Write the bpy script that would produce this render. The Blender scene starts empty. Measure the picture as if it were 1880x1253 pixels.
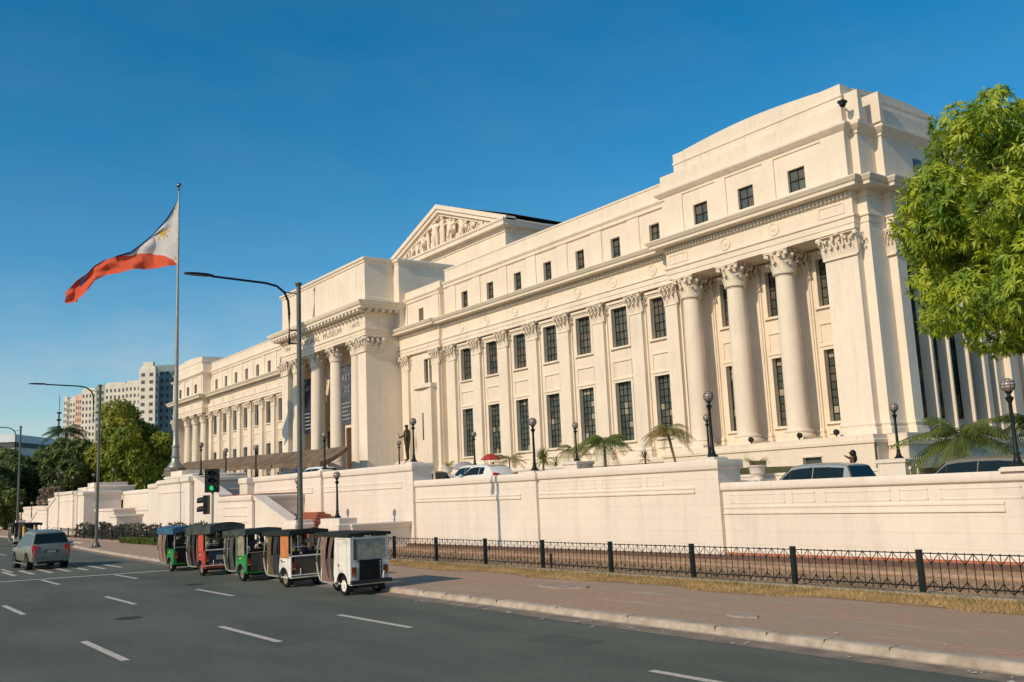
import bpy, math, random
import numpy as np
from math import sin, cos, pi, radians, sqrt, atan2
from mathutils import Vector, Matrix

random.seed(7)
RNG = np.random.default_rng(7)
SC = bpy.context.scene
COL = SC.collection

# ------------------------------------------------------------------ camera
CAM_H = 2.8
YAW, PITCH, ROLL, FPX = 0.93425115, 0.15815573, -0.04379472, 1723.77
def cam_axes():
    f = Vector((-sin(YAW)*cos(PITCH), cos(YAW)*cos(PITCH), sin(PITCH)))
    r = Vector((cos(YAW), sin(YAW), 0)); u = r.cross(f)
    return cos(ROLL)*r+sin(ROLL)*u, -sin(ROLL)*r+cos(ROLL)*u, f
_r, _u, _f = cam_axes()
cam = bpy.data.cameras.new('camera'); co = bpy.data.objects.new('camera', cam); COL.objects.link(co)
cam.sensor_width = 36.0; cam.lens = 36*FPX/1880
cam.clip_start = 0.1; cam.clip_end = 5000
co.matrix_world = Matrix(((_r.x, _u.x, -_f.x, 0), (_r.y, _u.y, -_f.y, 0), (_r.z, _u.z, -_f.z, CAM_H), (0, 0, 0, 1)))
SC.camera = co

# ------------------------------------------------------------------ light
SUN_TRAVEL = Vector((-0.098, 1.0, -0.595)).normalized()
sdir = -SUN_TRAVEL
SUN_EL = math.asin(sdir.z); SUN_ROT = atan2(sdir.x, sdir.y)
W = bpy.data.worlds.new('World'); SC.world = W; W.use_nodes = True
nt = W.node_tree; nt.nodes.clear()
wo = nt.nodes.new('ShaderNodeOutputWorld'); bg = nt.nodes.new('ShaderNodeBackground')
sky = nt.nodes.new('ShaderNodeTexSky'); sky.sky_type = 'NISHITA'; sky.sun_disc = False
sky.sun_elevation = SUN_EL; sky.sun_rotation = SUN_ROT
sky.air_density = 1.0; sky.dust_density = 0.4; sky.ozone_density = 2.2
hs = nt.nodes.new('ShaderNodeHueSaturation'); hs.inputs['Saturation'].default_value = 1.46; hs.inputs['Value'].default_value = 1.0; hs.inputs['Hue'].default_value = 0.489
tc = nt.nodes.new('ShaderNodeTexCoord'); mp = nt.nodes.new('ShaderNodeMapping'); mp.inputs['Scale'].default_value = (1.0, 1.0, 3.2)
nz = nt.nodes.new('ShaderNodeTexNoise'); nz.inputs['Scale'].default_value = 6.0; nz.inputs['Detail'].default_value = 7; nz.inputs['Roughness'].default_value = 0.58
rp = nt.nodes.new('ShaderNodeValToRGB'); rp.color_ramp.elements[0].position = 0.36; rp.color_ramp.elements[1].position = 0.72
sp = nt.nodes.new('ShaderNodeSeparateXYZ'); mr = nt.nodes.new('ShaderNodeMapRange')
mr.inputs['From Min'].default_value = 0.03; mr.inputs['From Max'].default_value = 0.24; mr.inputs['To Min'].default_value = 0.85; mr.inputs['To Max'].default_value = 0.03
mul = nt.nodes.new('ShaderNodeMath'); mul.operation = 'MULTIPLY'
mx = nt.nodes.new('ShaderNodeMix'); mx.data_type = 'RGBA'; mx.inputs['B'].default_value = (4.6, 4.7, 5.0, 1)
L = nt.links.new
L(tc.outputs['Generated'], mp.inputs['Vector']); L(mp.outputs[0], nz.inputs['Vector']); L(nz.outputs['Fac'], rp.inputs['Fac'])
L(tc.outputs['Generated'], sp.inputs[0]); L(sp.outputs['Z'], mr.inputs['Value'])
L(rp.outputs['Color'], mul.inputs[0]); L(mr.outputs[0], mul.inputs[1]); L(mul.outputs[0], mx.inputs['Factor'])
L(sky.outputs[0], hs.inputs['Color']); L(hs.outputs[0], mx.inputs['A']); L(mx.outputs['Result'], bg.inputs['Color'])
bg.inputs['Strength'].default_value = 0.124
L(bg.outputs[0], wo.inputs['Surface'])
sl = bpy.data.lights.new('sun', 'SUN'); so = bpy.data.objects.new('sun', sl); COL.objects.link(so)
sl.energy = 3.4; sl.angle = radians(0.5); sl.color = (1.0, 0.83, 0.60)
so.rotation_euler = SUN_TRAVEL.to_track_quat('-Z', 'Y').to_euler(); so.location = (0, -20, 40)
SC.view_settings.view_transform = 'Standard'; SC.view_settings.look = 'None'
SC.view_settings.exposure = 0.0; SC.view_settings.gamma = 1.0

# ------------------------------------------------------------------ materials
_M = {}
def mat(name, col, rough=0.7, metal=0.0, var=0.12, scale=3.0, bump=0.0, bscale=40.0, spec=0.3, col2=None, thr=(0.35, 0.65), emit=None, estr=1.0, alpha=None, transl=0.0, stretch=None, grain=0.0):
    if name in _M: return _M[name]
    m = bpy.data.materials.new(name); m.use_nodes = True; n = m.node_tree.nodes; l = m.node_tree.links.new
    b = n['Principled BSDF']; b.inputs['Roughness'].default_value = rough; b.inputs['Metallic'].default_value = metal
    b.inputs['Specular IOR Level'].default_value = spec
    c1 = tuple(col)+(1,)
    c2 = tuple(col2)+(1,) if col2 else tuple(max(0, x*(1-2*var)) for x in col)+(1,)
    t = n.new('ShaderNodeTexCoord'); q = n.new('ShaderNodeTexNoise'); q.inputs['Scale'].default_value = scale; q.inputs['Detail'].default_value = 6; q.inputs['Roughness'].default_value = 0.6
    r = n.new('ShaderNodeValToRGB'); r.color_ramp.elements[0].position = thr[0]; r.color_ramp.elements[1].position = thr[1]
    r.color_ramp.elements[0].color = c2; r.color_ramp.elements[1].color = c1
    if stretch:
        mm = n.new('ShaderNodeMapping'); mm.inputs['Scale'].default_value = stretch; l(t.outputs['Object'], mm.inputs['Vector']); l(mm.outputs[0], q.inputs['Vector'])
    else: l(t.outputs['Object'], q.inputs['Vector'])
    l(q.outputs['Fac'], r.inputs['Fac']); l(r.outputs['Color'], b.inputs['Base Color'])
    if grain:
        gq = n.new('ShaderNodeTexNoise'); gq.inputs['Scale'].default_value = 14; gq.inputs['Detail'].default_value = 8; gq.inputs['Roughness'].default_value = 0.85; l(t.outputs['Object'], gq.inputs['Vector'])
        gr = n.new('ShaderNodeMapRange'); gr.inputs['From Min'].default_value = 0.35; gr.inputs['From Max'].default_value = 0.65; gr.inputs['To Min'].default_value = 1-grain; gr.inputs['To Max'].default_value = 1+grain; l(gq.outputs['Fac'], gr.inputs['Value'])
        gs = n.new('ShaderNodeVectorMath'); gs.operation = 'SCALE'; l(r.outputs['Color'], gs.inputs[0]); l(gr.outputs[0], gs.inputs['Scale']); l(gs.outputs[0], b.inputs['Base Color'])
    if bump:
        q2 = n.new('ShaderNodeTexNoise'); q2.inputs['Scale'].default_value = bscale; q2.inputs['Detail'].default_value = 4
        l(t.outputs['Object'], q2.inputs['Vector'])
        bp = n.new('ShaderNodeBump'); bp.inputs['Strength'].default_value = bump; bp.inputs['Distance'].default_value = 0.02
        l(q2.outputs['Fac'], bp.inputs['Height']); l(bp.outputs[0], b.inputs['Normal'])
    if emit:
        b.inputs['Emission Color'].default_value = tuple(emit)+(1,); b.inputs['Emission Strength'].default_value = estr
    if transl:
        tr = n.new('ShaderNodeBsdfTranslucent'); ms = n.new('ShaderNodeMixShader'); ms.inputs[0].default_value = transl
        l(r.outputs['Color'], tr.inputs['Color']); l(b.outputs[0], ms.inputs[1]); l(tr.outputs[0], ms.inputs[2]); l(ms.outputs[0], n['Material Output'].inputs['Surface'])
    _M[name] = m
    return m

def mat_plaster(name, col, streak=0.25, coursing=None):
    """painted plaster: faint mottling, rain streaks, fine stucco bump, optional shallow block joints"""
    if name in _M: return _M[name]
    m = bpy.data.materials.new(name); m.use_nodes = True; n = m.node_tree.nodes; l = m.node_tree.links.new
    b = n['Principled BSDF']; b.inputs['Roughness'].default_value = 0.8; b.inputs['Specular IOR Level'].default_value = 0.2
    t = n.new('ShaderNodeTexCoord')
    q = n.new('ShaderNodeTexNoise'); q.inputs['Scale'].default_value = 0.35; q.inputs['Detail'].default_value = 8; q.inputs['Roughness'].default_value = 0.65
    l(t.outputs['Object'], q.inputs['Vector'])
    mm = n.new('ShaderNodeMapping'); mm.inputs['Scale'].default_value = (1.6, 1.6, 0.12); l(t.outputs['Object'], mm.inputs['Vector'])
    s = n.new('ShaderNodeTexNoise'); s.inputs['Scale'].default_value = 1.3; s.inputs['Detail'].default_value = 7; s.inputs['Roughness'].default_value = 0.7; l(mm.outputs[0], s.inputs['Vector'])
    r1 = n.new('ShaderNodeMapRange'); r1.inputs['From Min'].default_value = 0.3; r1.inputs['From Max'].default_value = 0.7; r1.inputs['To Min'].default_value = 0.90; r1.inputs['To Max'].default_value = 1.03; l(q.outputs['Fac'], r1.inputs['Value'])
    r2 = n.new('ShaderNodeMapRange'); r2.inputs['From Min'].default_value = 0.52; r2.inputs['From Max'].default_value = 0.78; r2.inputs['To Min'].default_value = 1.0; r2.inputs['To Max'].default_value = 1.0-streak; l(s.outputs['Fac'], r2.inputs['Value'])
    k0 = n.new('ShaderNodeMath'); k0.operation = 'MULTIPLY'; l(r1.outputs[0], k0.inputs[0]); l(r2.outputs[0], k0.inputs[1])
    g5 = n.new('ShaderNodeTexNoise'); g5.inputs['Scale'].default_value = 5.0; g5.inputs['Detail'].default_value = 9; g5.inputs['Roughness'].default_value = 0.8; l(t.outputs['Object'], g5.inputs['Vector'])
    g6 = n.new('ShaderNodeMapRange'); g6.inputs['From Min'].default_value = 0.35; g6.inputs['From Max'].default_value = 0.65; g6.inputs['To Min'].default_value = 0.955; g6.inputs['To Max'].default_value = 1.03; l(g5.outputs['Fac'], g6.inputs['Value'])
    k = n.new('ShaderNodeMath'); k.operation = 'MULTIPLY'; l(k0.outputs[0], k.inputs[0]); l(g6.outputs[0], k.inputs[1])
    vm = n.new('ShaderNodeVectorMath'); vm.operation = 'SCALE'; vm.inputs[0].default_value = col; l(k.outputs[0], vm.inputs['Scale'])
    f = n.new('ShaderNodeTexNoise'); f.inputs['Scale'].default_value = 22; f.inputs['Detail'].default_value = 5; l(t.outputs['Object'], f.inputs['Vector'])
    bp = n.new('ShaderNodeBump'); bp.inputs['Strength'].default_value = 0.25; bp.inputs['Distance'].default_value = 0.02; l(f.outputs['Fac'], bp.inputs['Height'])
    src = vm.outputs[0]
    if coursing:
        mq = n.new('ShaderNodeMapping'); mq.inputs['Rotation'].default_value = (radians(90), 0, 0); l(t.outputs['Object'], mq.inputs['Vector'])
        br = n.new('ShaderNodeTexBrick'); br.inputs['Scale'].default_value = 1.0; br.inputs['Brick Width'].default_value = 40; br.inputs['Row Height'].default_value = coursing
        br.inputs['Mortar Size'].default_value = 0.012; br.inputs['Mortar Smooth'].default_value = 0.3; br.offset = 0.5
        br.inputs['Color1'].default_value = (1, 1, 1, 1); br.inputs['Color2'].default_value = (0.985, 0.985, 0.985, 1); br.inputs['Mortar'].default_value = (0.88, 0.86, 0.83, 1)
        l(mq.outputs[0], br.inputs['Vector'])
        v2 = n.new('ShaderNodeVectorMath'); v2.operation = 'MULTIPLY'; l(src, v2.inputs[0]); l(br.outputs['Color'], v2.inputs[1]); src = v2.outputs[0]
    l(src, b.inputs['Base Color']); l(bp.outputs[0], b.inputs['Normal'])
    _M[name] = m
    return m

WALL = mat_plaster('cream_plaster', (0.80, 0.685, 0.545))
TRIM = mat_plaster('cream_trim', (0.82, 0.705, 0.565), streak=0.18)
BASEW = mat_plaster('white_painted_masonry', (0.80, 0.70, 0.60), streak=0.17, coursing=0.46)
BASET = mat_plaster('white_coping', (0.80, 0.70, 0.60), streak=0.22)
GLASS_A = mat('dark_glass', (0.085, 0.10, 0.085), rough=0.18, spec=0.6, var=0.2, scale=0.8)
GLASS_B = mat('brown_glass', (0.16, 0.125, 0.095), rough=0.3, spec=0.5, var=0.2, scale=0.8)
GLASS_C = mat('grey_green_glass', (0.13, 0.135, 0.10), rough=0.3, spec=0.5, var=0.2, scale=0.8)
GLASS_D = mat('pale_glass', (0.42, 0.38, 0.28), rough=0.4, spec=0.4, var=0.2, scale=0.8)
IRON = mat('dark_iron', (0.018, 0.024, 0.022), rough=0.45, metal=0.3, var=0.2, scale=8)
DKGREEN = mat('dark_green_paint', (0.012, 0.022, 0.020), rough=0.5, var=0.3, scale=6)
STEEL = mat('weathered_steel', (0.16, 0.17, 0.15), rough=0.5, metal=0.5, var=0.2, scale=2, stretch=(4, 4, 0.5))
GLOBE = mat('frosted_globe', (0.42, 0.34, 0.29), rough=0.18, spec=0.6, var=0.1, scale=5)
ASPH = mat('asphalt', (0.128, 0.138, 0.106), rough=0.85, scale=0.5, col2=(0.096, 0.106, 0.083), thr=(0.40, 0.60), bump=0.5, bscale=60, stretch=(0.35, 1, 1), grain=0.28)
PAINTW = mat('road_paint', (0.62, 0.54, 0.45), rough=0.7, scale=9, col2=(0.30, 0.27, 0.23), thr=(0.30, 0.50), bump=0.1)
CONC = mat('kerb_concrete', (0.50, 0.41, 0.32), rough=0.85, scale=3, col2=(0.30, 0.23, 0.17), thr=(0.30, 0.62), bump=0.4, bscale=25)
GUTT = mat('gutter_concrete', (0.30, 0.23, 0.175), rough=0.9, scale=2, col2=(0.17, 0.135, 0.105), bump=0.4, bscale=25)
RED = mat('red_stone', (0.38, 0.13, 0.075), rough=0.7, scale=2, var=0.15)
BRONZE = mat('bronze', (0.075, 0.062, 0.035), rough=0.45, metal=0.6, scale=3, col2=(0.035, 0.04, 0.028))
RUBBER = mat('rubber', (0.012, 0.012, 0.011), rough=0.8, var=0.3, scale=10)
BLACK = mat('black_vinyl', (0.010, 0.013, 0.013), rough=0.5, var=0.3, scale=5)

# ------------------------------------------------------------------ mesh helpers
class MB:
    def __init__(s): s.v = []; s.f = []; s.mi = []
    def add(s, vs, fs, mi=0):
        o = len(s.v); s.v += [tuple(p) for p in vs]; s.f += [tuple(i+o for i in f) for f in fs]; s.mi += [mi]*len(fs); return s
    def box(s, x0, x1, y0, y1, z0, z1, mi=0):
        return s.add([(x0,y0,z0),(x1,y0,z0),(x1,y1,z0),(x0,y1,z0),(x0,y0,z1),(x1,y0,z1),(x1,y1,z1),(x0,y1,z1)],
                     [(0,3,2,1),(4,5,6,7),(0,1,5,4),(1,2,6,5),(2,3,7,6),(3,0,4,7)], mi)
    def cbox(s, c, d, mi=0): return s.box(c[0]-d[0]/2, c[0]+d[0]/2, c[1]-d[1]/2, c[1]+d[1]/2, c[2]-d[2]/2, c[2]+d[2]/2, mi)
    def ring(s, x0, x1, y0, y1, prof, mi=0, bot=True, top=True):
        """rectangle footprint lofted through (offset, z) pairs: mitred mouldings all round a block"""
        o = len(s.v)
        for p, z in prof: s.v += [(x0-p,y0-p,z),(x1+p,y0-p,z),(x1+p,y1+p,z),(x0-p,y1+p,z)]
        fs = []
        for i in range(len(prof)-1):
            a = o+4*i; b = a+4
            for k in range(4): fs.append((a+k, a+(k+1) % 4, b+(k+1) % 4, b+k))
        if bot: fs.append((o+3, o+2, o+1, o))
        n = o+4*(len(prof)-1)
        if top: fs.append((n, n+1, n+2, n+3))
        s.f += fs; s.mi += [mi]*len(fs); return s
    def px(s, x0, x1, pts, mi=0):
        """closed (y,z) polygon extruded along x"""
        n = len(pts); vs = [(x0, y, z) for y, z in pts]+[(x1, y, z) for y, z in pts]
        fs = [(i, i+n, (i+1) % n+n, (i+1) % n) for i in range(n)]+[tuple(range(n)), tuple(range(2*n-1, n-1, -1))]
        return s.add(vs, fs, mi)
    def py(s, y0, y1, pts, mi=0):
        """closed (x,z) polygon extruded along y"""
        n = len(pts); vs = [(x, y0, z) for x, z in pts]+[(x, y1, z) for x, z in pts]
        fs = [(i, (i+1) % n, (i+1) % n+n, i+n) for i in range(n)]+[tuple(range(n-1, -1, -1)), tuple(range(n, 2*n))]
        return s.add(vs, fs, mi)
    def pz(s, z0, z1, pts, mi=0):
        n = len(pts); vs = [(x, y, z0) for x, y in pts]+[(x, y, z1) for x, y in pts]
        fs = [(i, (i+1) % n, (i+1) % n+n, i+n) for i in range(n)]+[tuple(range(n-1, -1, -1)), tuple(range(n, 2*n))]
        return s.add(vs, fs, mi)
    def lathe(s, cx, cy, prof, n=20, mi=0, axis='z', cap=True):
        o = len(s.v)
        for r, z in prof:
            for k in range(n):
                a = 2*pi*k/n; u, w = r*cos(a), r*sin(a)
                if axis == 'z': s.v.append((cx+u, cy+w, z))
                elif axis == 'y': s.v.append((cx+u, z, cy+w))
                else: s.v.append((z, cx+u, cy+w))
        fs = []
        for i in range(len(prof)-1):
            for k in range(n): fs.append((o+i*n+k, o+i*n+(k+1) % n, o+(i+1)*n+(k+1) % n, o+(i+1)*n+k))
        if cap: fs.append(tuple(o+k for k in range(n-1, -1, -1))); fs.append(tuple(o+(len(prof)-1)*n+k for k in range(n)))
        s.f += fs; s.mi += [mi]*len(fs); return s
    def tube(s, pts, r, n=8, mi=0, r1=None):
        pts = [Vector(p) for p in pts]; o = len(s.v); m = len(pts)
        for i, p in enumerate(pts):
            d = (pts[min(i+1, m-1)]-pts[max(i-1, 0)]).normalized()
            a = d.cross(Vector((0, 0, 1)));
            if a.length < 1e-3: a = Vector((1, 0, 0))
            a.normalize(); b = d.cross(a)
            rr = r if r1 is None else r+(r1-r)*i/(m-1)
            for k in range(n):
                t = 2*pi*k/n; q = p+a*rr*cos(t)+b*rr*sin(t); s.v.append((q.x, q.y, q.z))
        fs = []
        for i in range(m-1):
            for k in range(n): fs.append((o+i*n+k, o+(i+1)*n+k, o+(i+1)*n+(k+1) % n, o+i*n+(k+1) % n))
        fs.append(tuple(o+k for k in range(n))); fs.append(tuple(o+(m-1)*n+k for k in range(n-1, -1, -1)))
        s.f += fs; s.mi += [mi]*len(fs); return s
    def ball(s, c, r, n=12, m=8, mi=0, sc=(1, 1, 1)):
        prof = [(max(1e-3, r*sin(pi*i/m)), -r*cos(pi*i/m)) for i in range(m+1)]
        o = len(s.v); s.lathe(0, 0, prof, n, mi, cap=False)
        for i in range(o, len(s.v)): v = s.v[i]; s.v[i] = (c[0]+v[0]*sc[0], c[1]+v[1]*sc[1], c[2]+v[2]*sc[2])
        return s
    def xf(s, M, start=0):
        for i in range(start, len(s.v)):
            v = M @ Vector(s.v[i]); s.v[i] = (v.x, v.y, v.z)
        return s
    def build(s, name, mats, parent=None, ang=35, origin=None, smooth=True):
        """link as one mesh object; vertices given in world coordinates are shifted to the root's own location"""
        me = bpy.data.meshes.new(name)
        off = Vector((0, 0, 0))
        if parent is not None:
            r = parent
            while r.parent: r = r.parent
            off = Vector(r.location)
        elif origin is not None: off = Vector(origin)
        me.from_pydata([(v[0]-off.x, v[1]-off.y, v[2]-off.z) for v in s.v], [], s.f)
        if not isinstance(mats, (list, tuple)): mats = [mats]
        for m in mats: me.materials.append(m)
        if len(mats) > 1: me.polygons.foreach_set('material_index', s.mi)
        if smooth:
            me.polygons.foreach_set('use_smooth', [True]*len(me.polygons))
            me.set_sharp_from_angle(angle=radians(ang))
        me.update()
        o = bpy.data.objects.new(name, me); COL.objects.link(o)
        if parent is not None: o.parent = parent
        elif origin is not None: o.location = off
        return o

def tag(o, label=None, cat=None, group=None, kind=None):
    if label: o['label'] = label
    if cat: o['category'] = cat
    if group: o['group'] = group
    if kind: o['kind'] = kind
    return o
def thing(name, label, cat, loc=(0, 0, 0), group=None, rz=0):
    o = bpy.data.objects.new(name, None); COL.objects.link(o); o.empty_display_size = 0.3
    o.location = loc; o.rotation_euler = (0, 0, rz)
    return tag(o, label, cat, group)
def copy_tree(o, parent=None):
    c = o.copy(); COL.objects.link(c); c.parent = parent
    for ch in list(o.children): copy_tree(ch, c)
    return c
def place(src, loc, rz=0, label=None, group=None, scale=None, first=False):
    c = src if first else copy_tree(src)
    c.location = loc; c.rotation_euler = (0, 0, rz)
    if scale: c.scale = (scale,)*3
    if label: c['label'] = label
    if group: c['group'] = group
    return c
def struct(o): o['kind'] = 'structure'; return o
def npmesh(name, verts, faces, m, parent=None, smooth=False):
    """fast mesh from numpy arrays (quads)"""
    me = bpy.data.meshes.new(name); nv, nf, k = len(verts), len(faces), faces.shape[1]
    me.vertices.add(nv); me.vertices.foreach_set('co', verts.astype(np.float32).ravel())
    me.loops.add(nf*k); me.loops.foreach_set('vertex_index', faces.astype(np.int32).ravel())
    me.polygons.add(nf); me.polygons.foreach_set('loop_start', np.arange(0, nf*k, k, dtype=np.int32)); me.polygons.foreach_set('loop_total', np.full(nf, k, dtype=np.int32))
    me.materials.append(m); me.update(calc_edges=True)
    o = bpy.data.objects.new(name, me); COL.objects.link(o)
    if parent is not None: o.parent = parent
    return o

# ================================================================== MUSEUM
CX = -94.05
def mir(x): return 2*CX-x
XIN, XOUT = -44.66, -29.92           # inner / outer edge of the right pavilion front
YW, YP, YPO = 48.0, 46.65, 43.4      # wing wall, pavilion front, portico front
museum = thing('museum', 'long cream neoclassical museum with columned portico, pediment and end pavilions above the white wall', 'museum', (CX, 48, 2.5))

win_x = [-46.95-4.2*k for k in range(7)]
pav_x = [-41.25, -37.4, -33.5]
both = lambda xs: [x for x in xs]+[mir(x) for x in xs]

def wallgrid(mb, x0, x1, z0, z1, Y, holes, depth, mi=0):
    xs = sorted({x0, x1} | {h[0] for h in holes} | {h[1] for h in holes}); zs = sorted({z0, z1} | {h[2] for h in holes} | {h[3] for h in holes})
    xs = [x for x in xs if x0 <= x <= x1]; zs = [z for z in zs if z0 <= z <= z1]
    for i in range(len(xs)-1):
        for j in range(len(zs)-1):
            cx, cz = (xs[i]+xs[i+1])/2, (zs[j]+zs[j+1])/2
            if any(h[0] < cx < h[1] and h[2] < cz < h[3] for h in holes): continue
            mb.add([(xs[i],Y,zs[j]),(xs[i+1],Y,zs[j]),(xs[i+1],Y,zs[j+1]),(xs[i],Y,zs[j+1])], [(0,1,2,3)], mi)
    for a, b, c, d in holes:
        e = Y+depth
        mb.add([(a,Y,c),(b,Y,c),(b,Y,d),(a,Y,d),(a,e,c),(b,e,c),(b,e,d),(a,e,d)], [(0,4,5,1),(1,5,6,2),(2,6,7,3),(3,7,4,0)], mi)

LOW = (6.1, 10.45); UP = (13.15, 16.1); ATT = (19.75, 21.55)
HW = 0.86
YR = 49.05                            # recessed wall behind the pavilion columns
def hole_list(xs, att): 
    h = []
    for x in xs:
        for z in (LOW, UP): h.append((x-HW, x+HW, z[0], z[1]))
        if att: h.append((x-0.52, x+0.52, ATT[0], ATT[1]))
    return h
for a_, b_, xs_, Yf, z1_, att_ in ((XIN-0.2, XOUT-0.4, pav_x, YR, 16.9, 0), (-83.3, XIN-0.2, win_x, YW, 22.6, 1), (mir(XIN-0.2), mir(-83.3), [mir(x) for x in win_x], YW, 22.6, 1), (mir(XOUT)+0.4, mir(XIN-0.2), [mir(x) for x in pav_x], YR, 16.9, 0)):
    mb = MB(); wallgrid(mb, a_, b_, 4.3, z1_, Yf, hole_list(xs_, att_), 0.42); mb.box(a_+0.1, b_-0.1, Yf+0.75, Yf+13, 2.0, z1_); mb.build('wall', WALL, museum)
for g in (lambda x: x, mir):
    a_, b_ = sorted((g(XIN-0.25), g(XIN-0.05))); MB().box(a_, b_, YW-0.01, YR+0.1, 4.3, 16.8).build('wall', WALL, museum)
def wY(x): return YR if min(abs(x-p) for p in both(pav_x)) < 0.01 else YW

# windows: frame + mullions, panes as sub-part
def window_obj(x0, x1, z0, z1, y, nx, nz, seed, patch=False, parent=museum, name='window', fr=None):
    r = random.Random(seed); mb = MB(); t = 0.035; w, h = x1-x0, z1-z0
    e = 0.05
    mb.box(x0, x1, y-0.03, y+0.05, z0, z0+e); mb.box(x0, x1, y-0.03, y+0.05, z1-e, z1)
    mb.box(x0, x0+e, y-0.025, y+0.045, z0+e, z1-e); mb.box(x1-e, x1, y-0.025, y+0.045, z0+e, z1-e)
    for i in range(1, nx):
        x = x0+w*i/nx; mb.box(x-t/2, x+t/2, y-0.02, y+0.03, z0+e, z1-e)
    for j in range(1, nz):
        z = z0+h*j/nz; tt = t*1.2; mb.box(x0+e, x1-e, y-0.024, y+0.026, z-tt/2, z+tt/2)
    f = mb.build(name, fr or IRON, parent, smooth=False)
    g = MB()
    for i in range(nx):
        for j in range(nz):
            if patch: mi = r.choices([0, 1, 2, 3], [62, 13, 17, 8])[0] if r.random() > 0.15*0 else 0
            else: mi = r.choices([0, 1, 2, 3], [34, 36, 30, 0])[0]
            a, b = x0+w*i/nx, x0+w*(i+1)/nx; c, d = z0+h*j/nz, z0+h*(j+1)/nz
            dy = r.uniform(-0.008, 0.008); dz = r.uniform(-0.008, 0.008)
            g.add([(a,y+0.03+dy,c),(b,y+0.03+dz,c),(b,y+0.03-dy,d),(a,y+0.03-dz,d)], [(0,1,2,3)], mi)
    g.build('pane', [GLASS_A, GLASS_B, GLASS_C, GLASS_D], f, smooth=False)
    return f
sd = 1
for x in both(win_x+pav_x):
    window_obj(x-HW, x+HW, LOW[0], LOW[1], wY(x)+0.30, 4, 9, sd, True); sd += 1
    window_obj(x-HW, x+HW, UP[0], UP[1], wY(x)+0.30, 4, 5, sd); sd += 1
for x in both(win_x):
    window_obj(x-0.52, x+0.52, ATT[0], ATT[1], YW+0.30, 2, 3, sd); sd += 1

# trim round openings: architraves, hoods, sills, spandrel panels
for x in both(win_x+pav_x):
    Yw_ = wY(x)
    for (z0, z1), hood in ((LOW, 0), (UP, 1)):
        mb = MB(); a, b, p = x-HW, x+HW, 0.10
        mb.box(a-0.22, a, Yw_-p, Yw_+0.02, z0-0.02, z1+0.2); mb.box(b, b+0.22, Yw_-p, Yw_+0.02, z0-0.02, z1+0.2)
        mb.box(a, b, Yw_-p+0.003, Yw_+0.02, z1, z1+0.2); mb.box(a-0.30, b+0.30, Yw_-0.18, Yw_+0.02, z0-0.16, z0-0.02)
        if hood: mb.box(a-0.34, b+0.34, Yw_-0.26, Yw_+0.02, z1+0.32, z1+0.50); mb.box(a-0.26, b+0.26, Yw_-0.15, Yw_+0.02, z1+0.2, z1+0.32)
        else: mb.box(a-0.27, b+0.27, Yw_-0.16, Yw_+0.02, z1+0.2, z1+0.30)
        mb.build('window_surround', TRIM, museum)
    mb = MB(); mb.box(x-1.02, x+1.02, Yw_-0.08, Yw_+0.02, 12.02, 12.12); mb.box(x-1.02, x-0.93, Yw_-0.06, Yw_+0.02, 10.95, 12.02); mb.box(x+0.93, x+1.02, Yw_-0.06, Yw_+0.02, 10.95, 12.02)
    mb.build('spandrel_panel', TRIM, museum); MB().box(x-1.05, x+1.05, Yw_-0.10, Yw_+0.02, 5.35, 5.45).build('sill_band', TRIM, museum)

# entablature of wings and its cornice
ENT = lambda e: [(0.0, 16.72+e), (0.0, 17.02+e), (0.05, 17.04+e), (0.05, 17.36+e), (0.14, 17.42+e), (0.14, 17.52+e), (0.0, 17.56+e), (0.0, 18.52+e), (0.10, 18.56+e), (0.10, 18.86+e), (0.22, 18.92+e), (0.78, 18.96+e), (0.80, 19.16+e), (0.88, 19.18+e), (1.04, 19.40+e), (1.04, 19.46+e), (0.12, 19.62+e), (0.0, 19.64+e)]
def wing_ent(x0, x1, Y):
    pts = [(Y+0.5, 16.72)]+[(Y-p, z) for p, z in ENT(0)]+[(Y+0.5, 19.64)]
    return pts
YE = YW-0.44
for a, b in ((-83.4, XIN), (mir(XIN), mir(-83.4))): MB().px(a, b, wing_ent(a, b, YE)).build('entablature', TRIM, museum)
# slightly advanced stair bays next to the portico
YS = YW-0.5
for a, b in ((-83.3, -75.6), (mir(-75.6), mir(-83.3))): MB().px(a, b, [(y-0.34, z+0.004) for y, z in wing_ent(a, b, YE)]).build('entablature', TRIM, museum)
def dent(a, b, Y, z0=18.60, z1=18.83, w=0.15, s=0.27, d=0.12):
    n = int((b-a)/s); mb = MB()
    for i in range(n): x = a+(i+0.5)*(b-a)/n; mb.box(x-w/2, x+w/2, Y-0.10-d, Y-0.095, z0, z1)
    mb.box(a, b, Y-0.12, Y-0.05, z0-0.02, z1+0.02); mb.build('dentil_band', TRIM, museum, smooth=False)
dent(-75.4, XIN-0.2, YE); dent(mir(XIN)+0.2, mir(-75.4), YE); dent(-83.2, -75.8, YE-0.34); dent(mir(-75.8), mir(-83.2), YE-0.34)
dent(XIN+0.1, XOUT-0.1, YP); dent(mir(XOUT)+0.1, mir(XIN)-0.1, YP)

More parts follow.
